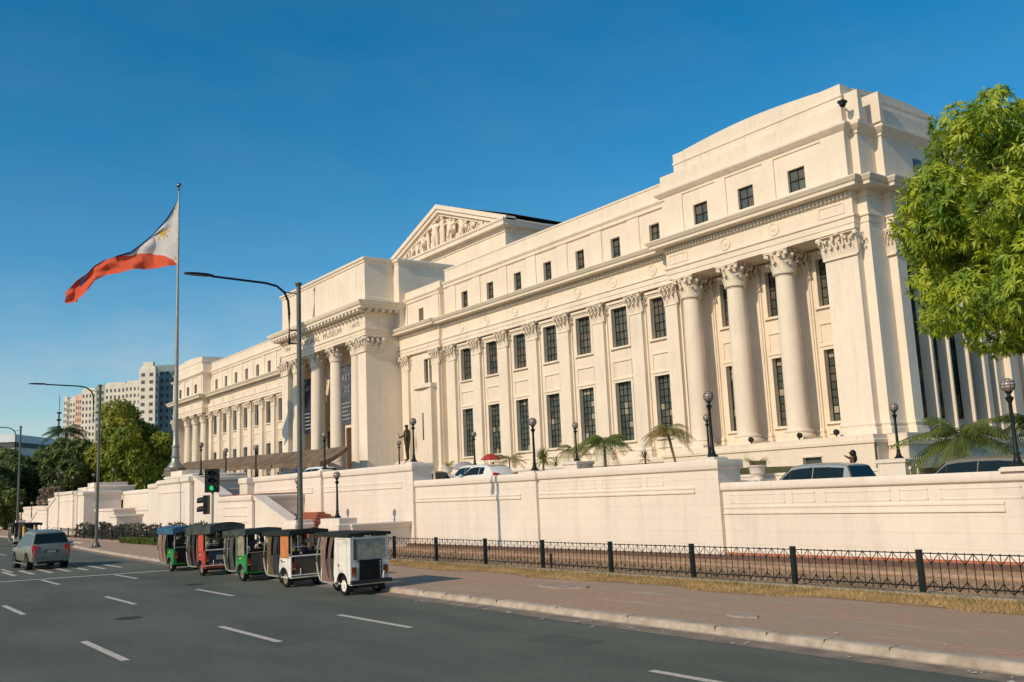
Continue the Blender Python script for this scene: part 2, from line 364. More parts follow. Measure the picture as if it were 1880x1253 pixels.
# attic + parapet of the wings
for s in (0, 1):
    mb = MB()
    g = (lambda x: x) if s == 0 else mir
    a, b = sorted((g(-75.6), g(XIN)))
    mb.px(a, b, [(YW+0.6, 22.45), (YW-0.02, 22.45), (YW-0.16, 22.52), (YW-0.16, 22.75), (YW-0.30, 22.92), (YW-0.30, 23.06), (YW+0.06, 23.12), (YW+0.06, 24.2), (YW+0.0, 24.22), (YW+0.0, 24.36), (YW+0.6, 24.36)])
    for k in range(8):
        xc = g(-44.85-4.2*k); lo, hi = max(a, xc-0.62), min(b, xc+0.62)
        if hi > lo: mb.box(lo, hi, YW-0.09, YW+0.02, 19.55, 22.46)
    mb.build('parapet', TRIM, museum); mb = MB()
    a, b = sorted((g(-83.3), g(-75.7)))
    mb.box(a, b, YS+0.02, YW+0.5, 19.5, 22.04)
    mb.px(a, b, [(YW+0.6, 22.0), (YS+0.0, 22.0), (YS-0.12, 22.06), (YS-0.12, 22.26), (YS-0.26, 22.42), (YS-0.26, 22.56), (YS+0.03, 22.62), (YS+0.03, 23.3), (YW+0.6, 23.3)])
    for x in (-82.6, -76.5): xc = g(x); mb.box(xc-0.62, xc+0.62, YS-0.08, YS+0.04, 19.55, 22.0)
    mb.build('parapet', TRIM, museum)

# stair bays (oriel) beside the portico
for s in (0, 1):
    mb = MB()
    g = (lambda x: x) if s == 0 else mir
    a, b = sorted((g(-83.3), g(-75.8)))
    oc = g(-77.9); A, B = oc-1.55, oc+1.55
    wallgrid(mb, a, b, 4.3, 16.75, YS, [(oc-1.0, oc+1.0, 13.55, 15.95)], 0.3)
    mb.box(a, a+0.01, YS, YW, 4.3, 16.7); mb.box(b-0.01, b, YS, YW, 4.3, 16.7)
    mb.box(oc-1.2, oc-1.0, YS-0.08, YS+0.02, 13.4, 16.15); mb.box(oc+1.0, oc+1.2, YS-0.08, YS+0.02, 13.4, 16.15); mb.box(oc-1.0, oc+1.0, YS-0.077, YS+0.02, 15.95, 16.15)
    for x in (oc-0.35, oc+0.35): mb.box(x-0.1, x+0.1, YS+0.05, YS+0.25, 13.55, 15.95)
    mb.box(A, B, YS-0.95, YS, 4.3, 12.95)
    n = 10; arc = [(A-0.1+(B-A+0.2)*i/n, YS-1.0-0.35*sin(pi*i/n)) for i in range(n+1)]
    mb.pz(12.95, 13.35, arc+[(B+0.1, YS), (A-0.1, YS)])
    mb.box(oc-0.12, oc+0.12, YS-0.97, YS-0.85, 8.0, 10.6, 1)
    mb.build('stair_bay', [WALL, GLASS_A], museum)
for s in (0, 1):
    oc = -77.9 if s == 0 else mir(-77.9)
    window_obj(oc-1.0, oc+1.0, 13.55, 15.95, YS+0.2, 3, 3, 900+s)
    xx = -79.3 if s == 0 else mir(-79.3)
    mb = MB(); mb.box(xx-0.42, xx+0.42, YS-0.01, YS+0.01, 19.9, 21.2); mb.build('window', GLASS_B, museum)

# ---- classical order parts
def capital_round(r=0.66, h=1.5):
    mb = MB(); mb.lathe(0, 0, [(r*1.10, 0), (r*1.14, 0.05), (r*1.05, 0.10), (r*0.98, 0.2), (r*1.0, h*0.6), (r*1.22, h*0.86)], 20)
    def leaf(a, z0, hh, w, out):
        prof = [(0.03, 0), (0.07, hh*0.35), (0.12, hh*0.7), (0.12+out*0.55, hh*0.97), (0.12+out, hh*0.98), (0.12+out*1.02, hh*0.84), (0.12+out*0.75, hh*0.78)]
        ws = [w*0.8, w, w*0.95, w*0.8, w*0.62, w*0.4, w*0.2]; o = len(mb.v)
        for (p, z), ww in zip(prof, ws):
            rr = r+p
            for t in (-1, -0.35, 0.35, 1):
                q = p+(0 if abs(t) > 0.9 else 0.035); rr = r+q
                mb.v.append((rr*cos(a)-t*ww/2*sin(a), rr*sin(a)+t*ww/2*cos(a), z0+z))
        for i in range(len(prof)-1):
            for k in range(3): mb.f.append((o+4*i+k, o+4*i+k+1, o+4*i+k+5, o+4*i+k+4)); mb.mi.append(0)
    for k in range(8): leaf(2*pi*k/8, 0.08, h*0.42, 0.40, 0.26)
    for k in range(8): leaf(2*pi*(k+0.5)/8, 0.10, h*0.72, 0.38, 0.32)
    for k in range(4):
        a = pi/4+k*pi/2
        mb.tube([(r*1.0*cos(a), r*1.0*sin(a), h*0.60), (r*1.25*cos(a), r*1.25*sin(a), h*0.78), (r*1.55*cos(a), r*1.55*sin(a), h*0.88)], 0.06, 6)
        mb.ball((r*1.58*cos(a), r*1.58*sin(a), h*0.80), 0.15, 8, 6)
    for k in range(4):
        a = k*pi/2; mb.ball((r*1.33*cos(a), r*1.33*sin(a), h*0.93), 0.12, 8, 6)
        for d in (-0.35, 0.35): mb.ball((r*1.28*cos(a+d), r*1.28*sin(a+d), h*0.80), 0.10, 8, 5)
    s = r*1.42; c = r*0.16; pts = []
    for k in range(4):
        a = k*pi/2; e = [(s, -s*0.88), (s-c, -s*0.4), (s-c*1.2, 0), (s-c, s*0.4), (s, s*0.88)]
        pts += [(x*cos(a)-y*sin(a), x*sin(a)+y*cos(a)) for x, y in e]
    mb.pz(h*0.88, h*0.94, [(x*0.95, y*0.95) for x, y in pts]); mb.pz(h*0.94, h, pts)
    return mb
def capital_flat(w=1.45, d=0.36, h=1.5, nl=3):
    """pilaster capital; front faces -y, back on y=0"""
    mb = MB(); mb.box(-w/2+0.04, w/2-0.04, -d*0.75, 0, 0.0, h*0.86); mb.box(-w/2-0.05, w/2+0.05, -d-0.05, 0, -0.04, 0.07)
    def leaf(x, y, nx, ny, z0, hh, ww, out):
        prof = [(0.02, 0), (0.09, hh*0.4), (0.14, hh*0.72), (0.14+out*0.6, hh*1.0), (0.14+out, hh*0.96), (0.14+out, hh*0.80), (0.10+out*0.7, hh*0.74)]
        o = len(mb.v)
        for (p, z), k in zip(prof, (0.8, 1, 0.95, 0.8, 0.62, 0.42, 0.2)):
            for t in (-1, -0.35, 0.35, 1):
                q = p+(0 if abs(t) > 0.9 else 0.05)
                mb.v.append((x+nx*q-ny*t*ww*k/2, y+ny*q+nx*t*ww*k/2, z0+z))
        for i in range(len(prof)-1):
            for k in range(3): mb.f.append((o+4*i+k, o+4*i+k+1, o+4*i+k+5, o+4*i+k+4)); mb.mi.append(0)
    for i in range(nl): leaf(-w*0.38+w*0.76*i/(nl-1), -d*0.75, 0, -1, 0.05, h*0.42, w*0.72/nl, 0.22)
    for i in range(nl+1): leaf(-w*0.5+w*i/nl, -d*0.75, 0, -1, 0.06, h*0.72, w*0.66/nl, 0.30)
    for sx in (-1, 1):
        leaf(sx*w/2, -d*0.45, sx, 0, 0.05, h*0.42, d*0.8, 0.18); leaf(sx*w/2, -d*0.45, sx, 0, 0.06, h*0.72, d*0.7, 0.24)
        mb.tube([(sx*w*0.3, -d-0.05, h*0.55), (sx*w*0.45, -d-0.14, h*0.75), (sx*w*0.56, -d-0.22, h*0.86)], 0.06, 6)
        mb.ball((sx*w*0.57, -d-0.22, h*0.79), 0.16, 8, 6); mb.ball((sx*w*0.16, -d-0.14, h*0.80), 0.11, 8, 5)
    mb.ball((0, -d-0.18, h*0.92), 0.12, 8, 6)
    mb.box(-w*0.5-0.14, w*0.5+0.14, -d-0.18, 0, h*0.88, h*0.94); mb.box(-w*0.5-0.2, w*0.5+0.2, -d-0.26, 0, h*0.94, h)
    return mb
CAPR = capital_round().build('capital', TRIM); CAPF = capital_flat().build('capital', TRIM)
CAPR_U = CAPF_U = None
CAPW = capital_flat(2.15, 0.3, 1.5, 5).build('capital', TRIM); CAPE = capital_flat(1.2, 0.3, 1.5, 3).build('capital', TRIM)
capr_mesh, capf_mesh, capw_mesh, cape_mesh = CAPR.data, CAPF.data, CAPW.data, CAPE.data
for o_ in (CAPR, CAPF, CAPW, CAPE): bpy.data.objects.remove(o_)
def attach(name, mesh, parent, loc, rz=0, sc=(1, 1, 1)):
    o = bpy.data.objects.new(name, mesh); COL.objects.link(o); o.parent = parent
    r = parent
    while r.parent: r = r.parent
    o.location = Vector(loc)-Vector(r.location); o.rotation_euler = (0, 0, rz); o.scale = sc
    return o
def column(x, y, z0, z1, r0=0.74, r1=0.64, caph=1.5, cs=1.0):
    zc = z1-caph; h = zc-z0; mb = MB()
    mb.box(x-r0*1.42, x+r0*1.42, y-r0*1.42, y+r0*1.42, z0, z0+0.22)
    prof = [(r0*1.38, z0+0.22), (r0*1.42, z0+0.30), (r0*1.38, z0+0.38), (r0*1.18, z0+0.41), (r0*1.14, z0+0.50), (r0*1.22, z0+0.54), (r0*1.24, z0+0.60), (r0*1.20, z0+0.66), (r0*1.05, z0+0.68), (r0, z0+0.82)]
    for i in range(1, 9):
        t = i/8; prof.append((r0+(r1-r0)*(t**1.7), z0+0.82+(h-0.82-0.12)*t))
    prof += [(r1*1.05, zc-0.10), (r1*1.07, zc-0.05), (r1, zc)]
    mb.lathe(x, y, prof, 32)
    c = mb.build('column', TRIM, museum, ang=40)
    attach('capital', capr_mesh, c, (x, y, zc), 0, (cs, cs, caph/1.5)); return c
def pilaster(x, Y, z0, z1, w=1.4, d=0.42, caph=1.5, back=0.0, side=0, parent=museum):
    zc = z1-caph; mb = MB()
    if side == 0:
        mb.box(x-w/2, x+w/2, Y-d, Y+0.02, z0+0.75, zc)
        if back: mb.box(x-w/2-back, x+w/2+back, Y-0.13, Y+0.02, z0+0.75, z1-0.02)
        mb.ring(x-w/2-back, x+w/2+back, Y-d, Y+0.0, [(0.13, z0), (0.13, z0+0.28), (0.10, z0+0.34), (0.05, z0+0.40), (0.05, z0+0.48), (0.09, z0+0.56), (0.06, z0+0.64), (0.0, z0+0.76)])
    c = mb.build('pilaster', TRIM, parent)
    attach('capital', capf_mesh, c, (x, Y, zc), 0, (w/1.45, d/0.36, caph/1.5)); return c
for k in range(8):
    x = -44.85-4.2*k
    if k == 0: x = -45.45
    for xx in (x, mir(x)): pilaster(xx, YW, 4.72, 16.73, w=1.25 if k else 1.15, back=0.14)
for x in (-82.35, -76.5):
    for xx in (x, mir(x)): pilaster(xx, YS, 4.72, 16.73, w=1.25, d=0.30)
# pavilion colonnades
for x in (-43.35, -39.45, -35.55):
    for xx in (x, mir(x)): column(xx, YP+0.80, 5.0, 16.72, 0.67, 0.58)
for x in (-39.33, -35.45, -43.3):
    for xx in (x, mir(x)): pilaster(xx, YR, 5.0, 16.73, w=1.1, d=0.22, back=0.1)
# corner piers, stepped back to the side front
def rng(a, b): return (min(a, b), max(a, b))
BP = lambda z0, e=0.0: [(0.16, z0), (0.16, z0+0.30), (0.12, z0+0.36), (0.05, z0+0.42), (0.05, z0+0.50), (0.10, z0+0.58), (0.06, z0+0.66), (0.0, z0+0.80)]
for s in (0, 1):
    g = (lambda x: x) if s == 0 else mir
    mb = MB()
    for xa, xb, ya, yb, e in ((-32.05, XOUT, YP+0.0, 49.9, 0), (-31.0, -29.34, 47.19, 49.0, 0.01), (-31.0, -28.84, 48.84, 49.75, 0.02)):
        a, b = rng(g(xa), g(xb))
        mb.ring(a, b, ya, yb, BP(5.0+e)+[(0, 16.7+e)])
    mb.build('corner_pier', TRIM, museum)
for s in (0, 1):
    g = (lambda x: x) if s == 0 else mir
    xc = g((-32.05+XOUT)/2)
    p = attach('capital', capw_mesh, museum, (xc, YP+0.22, 15.2))
    attach('capital', capf_mesh, museum, (g(-29.12), 48.98, 15.2), 0, (0.42, 0.8, 1.0))
    attach('capital', capf_mesh, museum, (g(-29.2), 49.3, 15.2), pi/2 if s == 0 else -pi/2, (0.6, 1.0, 1.0))

# pavilion upper works: nested ringed blocks give the stepped corner
UPW = lambda e: [(0.0, 19.64+e), (0.0, 22.35+e), (0.08, 22.38+e), (0.08, 22.52+e), (0.22, 22.62+e), (0.40, 22.82+e), (0.40, 22.96+e), (0.05, 23.04+e), (0.0, 23.1+e), (0.0, 24.15+e)]
for s in (0, 1):
    ent = MB(); att = MB()
    g = (lambda x: x) if s == 0 else mir
    for xa, xb, ya, yb, e in ((XIN, XOUT, YP, 58, 0), (-43, -29.34, 47.19, 60, -0.006), (-42, -28.84, 48.84, 66, -0.012)):
        a, b = rng(g(xa), g(xb)); P = ENT(e)
        if e == 0: P = [(0.0, 16.72)]+P[1:]
        ent.ring(a, b, ya, yb, P)
    # attic with window openings in front
    a, b = rng(g(XIN-0.1), g(XOUT-0.1)); hl = [(g(x)-0.62, g(x)+0.62, 19.95, 21.35) for x in pav_x]
    wallgrid(att, a, b, 19.6, 22.36, YP+0.02, hl, 0.3)
    att.box(a+0.003, b-0.003, YP+0.5, 57, 19.5, 22.36)
    att.box(a, a+0.002, YP+0.02, YP+0.5, 19.6, 22.36); att.box(b-0.002, b, YP+0.02, YP+0.5, 19.6, 22.36)
    att.ring(a, b, YP+0.02, 57.5, UPW(0)[1:])
    for xa, xb, ya, yb, e in ((-43, -29.54, 47.25, 59, -0.006), (-42, -29.04, 48.9, 65, -0.012)):
        c, d = rng(g(xa), g(xb)); att.ring(c, d, ya, yb, UPW(e)[:-1]+[(0, 24.1+e)])
    for xc in [-43.55, -39.33, -35.45, -30.75]:
        w = 0.42 if xc not in (-43.55, -30.75) else 0.8
        att.box(g(xc)-w, g(xc)+w, YP-0.08, YP+0.05, 19.6, 22.37)
    # stepped blocking course and segmental crest
    a, b = rng(g(-43.6), g(-30.1))
    att.ring(a, b, YP+0.25, 57, [(0, 24.1), (0, 24.7), (0.06, 24.74), (0.06, 24.86), (0.0, 24.9), (0, 25.5)])
    c, d = rng(g(-42.6), g(-31.6)); n = 18
    arc = [(c+(d-c)*i/n, 25.5+0.02+0.30*sin(pi*i/n)) for i in range(n+1)]
    att.py(YP+0.247, YP+1.3, [(c, 25.3)]+arc+[(d, 25.3)])
    arc2 = [(48.2+(9.0)*i/n, 25.5+0.02+0.34*sin(pi*i/n)) for i in range(n+1)]
    e0, e1 = rng(g(-31.2), g(-30.07)); att.px(e0, e1, [(48.2, 25.3)]+arc2+[(57.2, 25.3)])
    for yy in (47.5, 48.9):
        e0, e1 = rng(g(-30.3), g(-29.2 if yy < 48 else -28.75)); att.box(e0, e1, yy-0.35, yy+0.05, 23.1, 24.9)
    ent.build('entablature', TRIM, museum); att.build('attic', TRIM, museum)
for x in both(pav_x): window_obj(x-0.62, x+0.62, 19.95, 21.35, YP+0.22, 2, 2, int(abs(x)*10))
# roundels in the frieze
def roundel(x, Y, z, r=0.42):
    MB().lathe(x, z, [(r, Y), (r, Y-0.06), (r*0.8, Y-0.07), (r*0.76, Y-0.03), (r*0.4, Y-0.035), (r*0.3, Y-0.07), (0.01, Y-0.075)], 24, axis='y').build('roundel', TRIM, museum)
for k in range(8):
    for xx in both([-46.95-4.2*k]): roundel(xx, YE, 18.03) if abs(xx-CX) > 19 else None
for xx in both([-39.33, -35.45]): roundel(xx, YP, 18.03)
for s in (0, 1):
    g = (lambda x: x) if s == 0 else mir
    for xc in (-43.5, -31.3):
        c = g(xc); mb = MB()
        for a, b, z0, z1 in ((c-0.85, c+0.85, 18.32, 18.38), (c-0.85, c+0.85, 17.72, 17.78), (c-0.85, c-0.79, 17.78, 18.32), (c+0.79, c+0.85, 17.78, 18.32)): mb.box(a, b, YP-0.045, YP+0.01, z0, z1)
        mb.build('frieze_panel', TRIM, museum)

# podium and pavilion stylobate
for a, b in ((-83.4, XIN+0.3), (mir(XIN)-0.3, mir(-83.4))):
    mb = MB(); mb.px(a, b, [(YW+1, 1.5), (YW-0.75, 1.5), (YW-0.75, 4.3), (YW-0.85, 4.34), (YW-0.85, 4.55), (YW-0.7, 4.62), (YW-0.7, 4.72), (YW+1, 4.72)]); mb.build('podium', WALL, museum)
for s in (0, 1):
    mb = MB()
    g = (lambda x: x) if s == 0 else mir
    a, b = rng(g(XIN-0.6), g(-29.5)); YQ = YP-0.95
    hl = [(g(x)-0.62, g(x)+0.62, 3.35, 3.95) for x in pav_x]
    wallgrid(mb, a, b, 1.5, 4.5, YQ, hl, 0.25)
    for h in hl: mb.box(h[0]-0.12, h[1]+0.12, YQ-0.05, YQ+0.0, h[3], h[3]+0.1); mb.box(h[0]-0.12, h[0], YQ-0.05, YQ, h[2], h[3]); mb.box(h[0], h[1], YQ+0.24, YQ+0.26, h[2], h[3], 1)
    mb.box(a, b, YQ+0.3, YW+4, 1.5, 4.5)
    mb.ring(a, b, YQ, YW+4, [(0, 4.5), (0.10, 4.54), (0.10, 4.70), (0.03, 4.76), (0.0, 5.0)])
    a, b = rng(g(-31), g(-28.3)); mb.ring(a, b, 47.0, 66, [(0.1, 1.5), (0.1, 3.1), (0, 3.2), (0, 4.3), (0.12, 4.36), (0.12, 4.6), (0.0, 4.7), (0, 4.99)])
    mb.build('podium', [WALL, GLASS_A], museum)

# side front (seen in steep view at the right): recessed colonnade of piers
MB().box(-40, -30.6, 50, 72, 4.9, 16.69).build('side_wall', WALL, museum)
for y0, y1, xa in ((51.5, 51.64, -28.9), (53.4, 53.54, -28.9), (55.5, 55.64, -28.9), (57.3, 57.8, -28.9), (59.6, 60.2, -28.45)): MB().box(-29.62 if y0 < 58 else -30.65, xa, y0, y1, 4.95, 16.66).build('side_pier', WALL, museum)
mb = MB(); mb.box(-30.7, -28.86, 58.6, 66.0, 4.95, 16.67); mb.box(-30.7, -28.1, 61.6, 66.2, 4.9, 16.68); mb.box(-60, -28.7, 62, 84, 1.8, 19.4); mb.box(-60, -27.2, 66.3, 84, 1.8, 19.0); mb.build('rear_pavilion', WALL, museum)
for k, (y0, y1) in enumerate(((52.35, 53.35), (54.45, 55.5), (56.2, 57.25))):
    f = MB(); x = -30.38
    f.box(x, x+0.1, y0, y1, 6.0, 6.1); f.box(x, x+0.1, y0, y1, 15.6, 15.7)
    for j in range(14): z = 6.1+j*0.7; f.box(x, x+0.07, y0, y1, z-0.03, z+0.03)
    f.box(x, x+0.08, (y0+y1)/2-0.03, (y0+y1)/2+0.03, 6.1, 15.6)
    w = f.build('window', IRON, museum, smooth=False)
    g_ = MB()
    for j in range(13):
        for i in range(2): g_.add([(x+0.02, y0+(y1-y0)*i/2, 6.1+j*0.7), (x+0.02, y0+(y1-y0)*(i+1)/2, 6.1+j*0.7), (x+0.02, y0+(y1-y0)*(i+1)/2, 6.8+j*0.7), (x+0.02, y0+(y1-y0)*i/2, 6.8+j*0.7)], [(0, 1, 2, 3)], random.choice([0, 0, 1, 2]))
    g_.build('pane', [mat('matt_dark_glass', (0.035, 0.045, 0.04), 0.7, spec=0.1), mat('matt_brown_glass', (0.16, 0.10, 0.05), 0.7, spec=0.1), mat('matt_grey_glass', (0.07, 0.08, 0.065), 0.7, spec=0.1)], w, smooth=False)
for y0 in (52.45, 54.4): 
    f = MB(); f.box(-29.1, -28.99, y0-0.42, y0+0.42, 20.1, 21.5); f.build('window', GLASS_A, museum)

# ---- portico
PX = 10.65
for s in (-1, 1):
    a, b = rng(CX+s*PX, CX+s*(PX-1.75)); MB().ring(a, b, YPO, 47.9, BP(5.0)+[(0, 18.86)]).build('portico_pier', TRIM, museum)
mb = MB(); mb.box(CX-PX+0.1, CX+PX-0.1, 47.3, 48.6, 4.5, 18.9)
mb.build('portico_back_wall', WALL, museum)
mb = MB()
mb.ring(CX-PX-0.9, CX+PX+0.9, 41.4, 48.2, [(0, 1.5), (0, 4.6), (0.12, 4.65), (0.12, 4.85), (0, 4.9), (0, 5.0)])
mb.build('portico_floor', WALL, museum)
for x in (-2.45, 2.45, -7.4, 7.4): column(CX+x, YPO+0.78, 5.0, 18.86, 0.80, 0.69, 1.6, 1.08)
for s in (-1, 1):
    attach('capital', cape_mesh, museum, (CX+s*(PX-0.88), YPO+0.2, 17.26), 0, (1.45, 1, 1.07))
    attach('capital', cape_mesh, museum, (CX+s*(PX-0.2), YPO+0.9, 17.26), s*pi/2, (1.5, 1, 1.07))
for x in (-4.9, 0, 4.9):      # doors between the columns
    f = MB(); c = CX+x; f.box(c-1.5, c+1.5, 47.22, 47.31, 5.0, 10.5); f.build('door', mat('dark_wood', (0.10, 0.055, 0.03), 0.5), museum)
    f = MB(); f.ring(c-1.7, c+1.7, 47.1, 47.31, [(0.0, 10.5), (0.0, 10.8), (0.2, 10.9), (0.2, 11.1)]); f.box(c-1.75, c-1.5, 47.1, 47.31, 5, 10.5); f.box(c+1.5, c+1.75, 47.1, 47.31, 5, 10.5)
    f.build('door_surround', TRIM, museum)
    window_obj(c-0.95, c+0.95, 12.0, 16.8, 47.26, 3, 6, 500+int(x*3))
mb = MB()
PE = [(0, 18.86), (0, 19.12), (0.05, 19.14), (0.05, 19.42), (0.16, 19.50), (0.16, 19.62), (0.0, 19.66), (0.0, 20.86), (0.12, 20.92), (0.12, 21.12), (0.22, 21.16), (0.22, 21.46), (1.0, 21.50), (1.02, 21.78), (1.12, 21.80), (1.34, 22.12), (1.34, 22.22), (0.2, 22.44), (0.0, 22.5)]
mb.ring(CX-PX, CX+PX, YPO, 47.7, PE)
mb.build('portico_entablature', TRIM, museum)
for i in range(27):
    x = CX-PX-0.55+(2*PX+1.1)*(i+0.5)/27; MB().box(x-0.17, x+0.17, YPO-0.98, YPO-0.2, 21.22, 21.48).build('modillion', TRIM, museum, smooth=False)
for i in range(6):
    y = YPO-0.3+4.6*(i+0.5)/6; a, b = CX+PX+0.2, CX+PX+0.95; MB().box(a, b, y-0.17, y+0.17, 21.22, 21.48).build('modillion', TRIM, museum, smooth=False)
mb = MB()
for i in range(90):
    x = CX-PX-0.1+(2*PX+0.2)*(i+0.5)/90; mb.box(x-0.07, x+0.07, YPO-0.2, YPO-0.115, 20.93, 21.1)
mb.box(CX-PX-0.1, CX+PX+0.1, YPO-0.13, YPO-0.08, 20.915, 21.115); mb.build('dentil_band', TRIM, museum, smooth=False)
mb = MB()
BLK = lambda t: [(0, 22.4), (0, 22.85), (-0.05, 22.9), (-0.05, t-0.62), (0.06, t-0.55), (0.06, t-0.40), (0.22, t-0.26), (0.22, t-0.08), (0.1, t-0.04), (0.1, t)]
mb.ring(CX-PX, CX+PX, YPO+0.02, 46.9, BLK(27.0))
for s in (-1, 1): 
    a, b = rng(CX+s*(PX+1.0), CX+s*(PX-1.3)); mb.ring(a, b, 46.8, 54.0, [(0, 19.0), (0, 26.3), (0.06, 26.36), (0.06, 26.5), (0.22, 26.64), (0.22, 26.85), (0.1, 26.95)])
    for xx in (CX+s*(PX-1.9),): mb.box(xx-0.03, xx+0.03, YPO+0.045, YPO+0.08, 22.9, 26.35)
mb.box(CX-PX+0.5, CX+PX-0.5, 46.0, 54, 20, 26.5)
mb.build('portico_attic', TRIM, museum)

# inscription
def text_mesh(body, size, parent, loc, m, ext=0.02, rot=(pi/2, 0, 0), name='lettering', sx=1.0, align='CENTER'):
    cu = bpy.data.curves.new(name, 'FONT'); cu.body = body; cu.size = size; cu.extrude = ext; cu.align_x = align; cu.space_character = 1.12
    o = bpy.data.objects.new(name, cu); COL.objects.link(o)
    dg = bpy.context.evaluated_depsgraph_get(); dg.update(); me = bpy.data.meshes.new_from_object(o.evaluated_get(dg))
    COL.objects.unlink(o); bpy.data.objects.remove(o)
    me.materials.clear(); me.materials.append(m)
    ob = bpy.data.objects.new(name, me); COL.objects.link(ob)
    if parent is not None:
        r = parent
        while r.parent: r = r.parent
        ob.parent = parent; loc = Vector(loc)-Vector(r.location)
    ob.location = loc; ob.rotation_euler = rot; ob.scale = (sx, 1, 1)
    return ob
LET = mat('lettering_bronze', (0.36, 0.29, 0.21), 0.6)
text_mesh('NATIONAL  MUSEUM', 0.90, museum, (CX-0.3, YPO-0.02, 19.92), LET, sx=1.2)
text_mesh('\u00b7 FINE \u00b7', 0.62, museum, (CX-8.75, YPO-0.02, 20.05), mat('lettering_grey', (0.42, 0.36, 0.29), 0.6), sx=1.1)
text_mesh('\u00b7 ARTS \u00b7', 0.62, museum, (CX+8.6, YPO-0.02, 20.05), mat('lettering_grey', (0.42, 0.36, 0.29), 0.6), sx=1.1)

# pediment block
mb = MB(); HP = 14.3; YD = 58.9
mb.box(CX-HP+0.92, CX+HP-0.92, YD+0.5, 75.9, 20, 31.3)
mb.ring(CX-HP+0.9, CX+HP-0.9, YD+0.45, 76, [(0.08, 27.6), (0.16, 27.7), (0.16, 28.3), (0.0, 28.36), (0, 30.95), (0.12, 31.0), (0.12, 31.2), (0.25, 31.3), (0.25, 31.5), (0.85, 31.55), (0.85, 31.95), (1.0, 32.1), (1.0, 32.3)])
mb.py(YD+0.95, 76, [(CX-HP+0.3, 32.28), (CX+HP-0.3, 32.28), (CX, 32.28+5.0)])     # tympanum + roof body
ap = 37.75; e0 = 32.32
def raking(y0, y1, dz0, dz1, ext):
    k = (ap-e0-0.5)/(HP)
    for s in (-1, 1):
        pts = [(CX+s*(HP+ext), e0+0.25+dz0-k*ext), (CX+s*(HP+ext), e0+0.25+dz1-k*ext), (CX, ap+dz1), (CX, ap+dz0)]
        if s > 0: pts = pts[::-1]
        mb.py(y0, y1, pts)
raking(YD-0.10, YD+1.2, -0.55, 0.0, 0.1); raking(YD+0.10, YD+1.2, -1.0, -0.54, 0.0); raking(YD+0.45, YD+1.3, -1.35, -0.98, -0.2)
mb.box(CX-0.06, CX-0.0, 55.0, 55.05, 26, 30.5)
mb.build('pediment', TRIM, museum)
mb = MB(); k = 5.0/HP
mb.add([(CX-HP+0.2, YD+0.6, e0+0.6), (CX, YD+0.6, ap-0.1), (CX, 76.1, ap-0.1), (CX-HP+0.2, 76.1, e0+0.6), (CX+HP-0.2, YD+0.6, e0+0.6), (CX+HP-0.2, 76.1, e0+0.6)], [(0, 1, 2, 3), (1, 4, 5, 2)])
mb.build('roof', mat('aged_roof', (0.36, 0.35, 0.28), 0.8, scale=1.5), museum)

# ---- figures (skin-modifier bodies)
def figure(name, J, E, rad, mats, rule, parent=None, loc=(0, 0, 0), rz=0, sc=1.0, sub=1, root=0, world=False):
    me = bpy.data.meshes.new(name); me.from_pydata(J, E, []); ob = bpy.data.objects.new(name, me); COL.objects.link(ob)
    sk = ob.modifiers.new('s', 'SKIN'); sb = ob.modifiers.new('u', 'SUBSURF'); sb.levels = sub; sb.render_levels = sub
    for i, r in enumerate(rad):
        v = me.skin_vertices[0].data[i]; v.radius = (r, r) if not isinstance(r, tuple) else r
    me.skin_vertices[0].data[root].use_root = True
    dg = bpy.context.evaluated_depsgraph_get(); dg.update(); m2 = bpy.data.meshes.new_from_object(ob.evaluated_get(dg))
    COL.objects.unlink(ob); bpy.data.objects.remove(ob); m2.materials.clear()
    for m in mats: m2.materials.append(m)
    for p in m2.polygons: p.material_index = rule(p.center); p.use_smooth = True
    o = bpy.data.objects.new(name, m2); COL.objects.link(o)
    if parent is not None:
        r_ = parent
        while r_.parent: r_ = r_.parent
        o.parent = parent; loc = Vector(loc)-Vector(r_.location)
    o.location = loc; o.rotation_euler = (0, 0, rz); o.scale = (sc,)*3
    return o
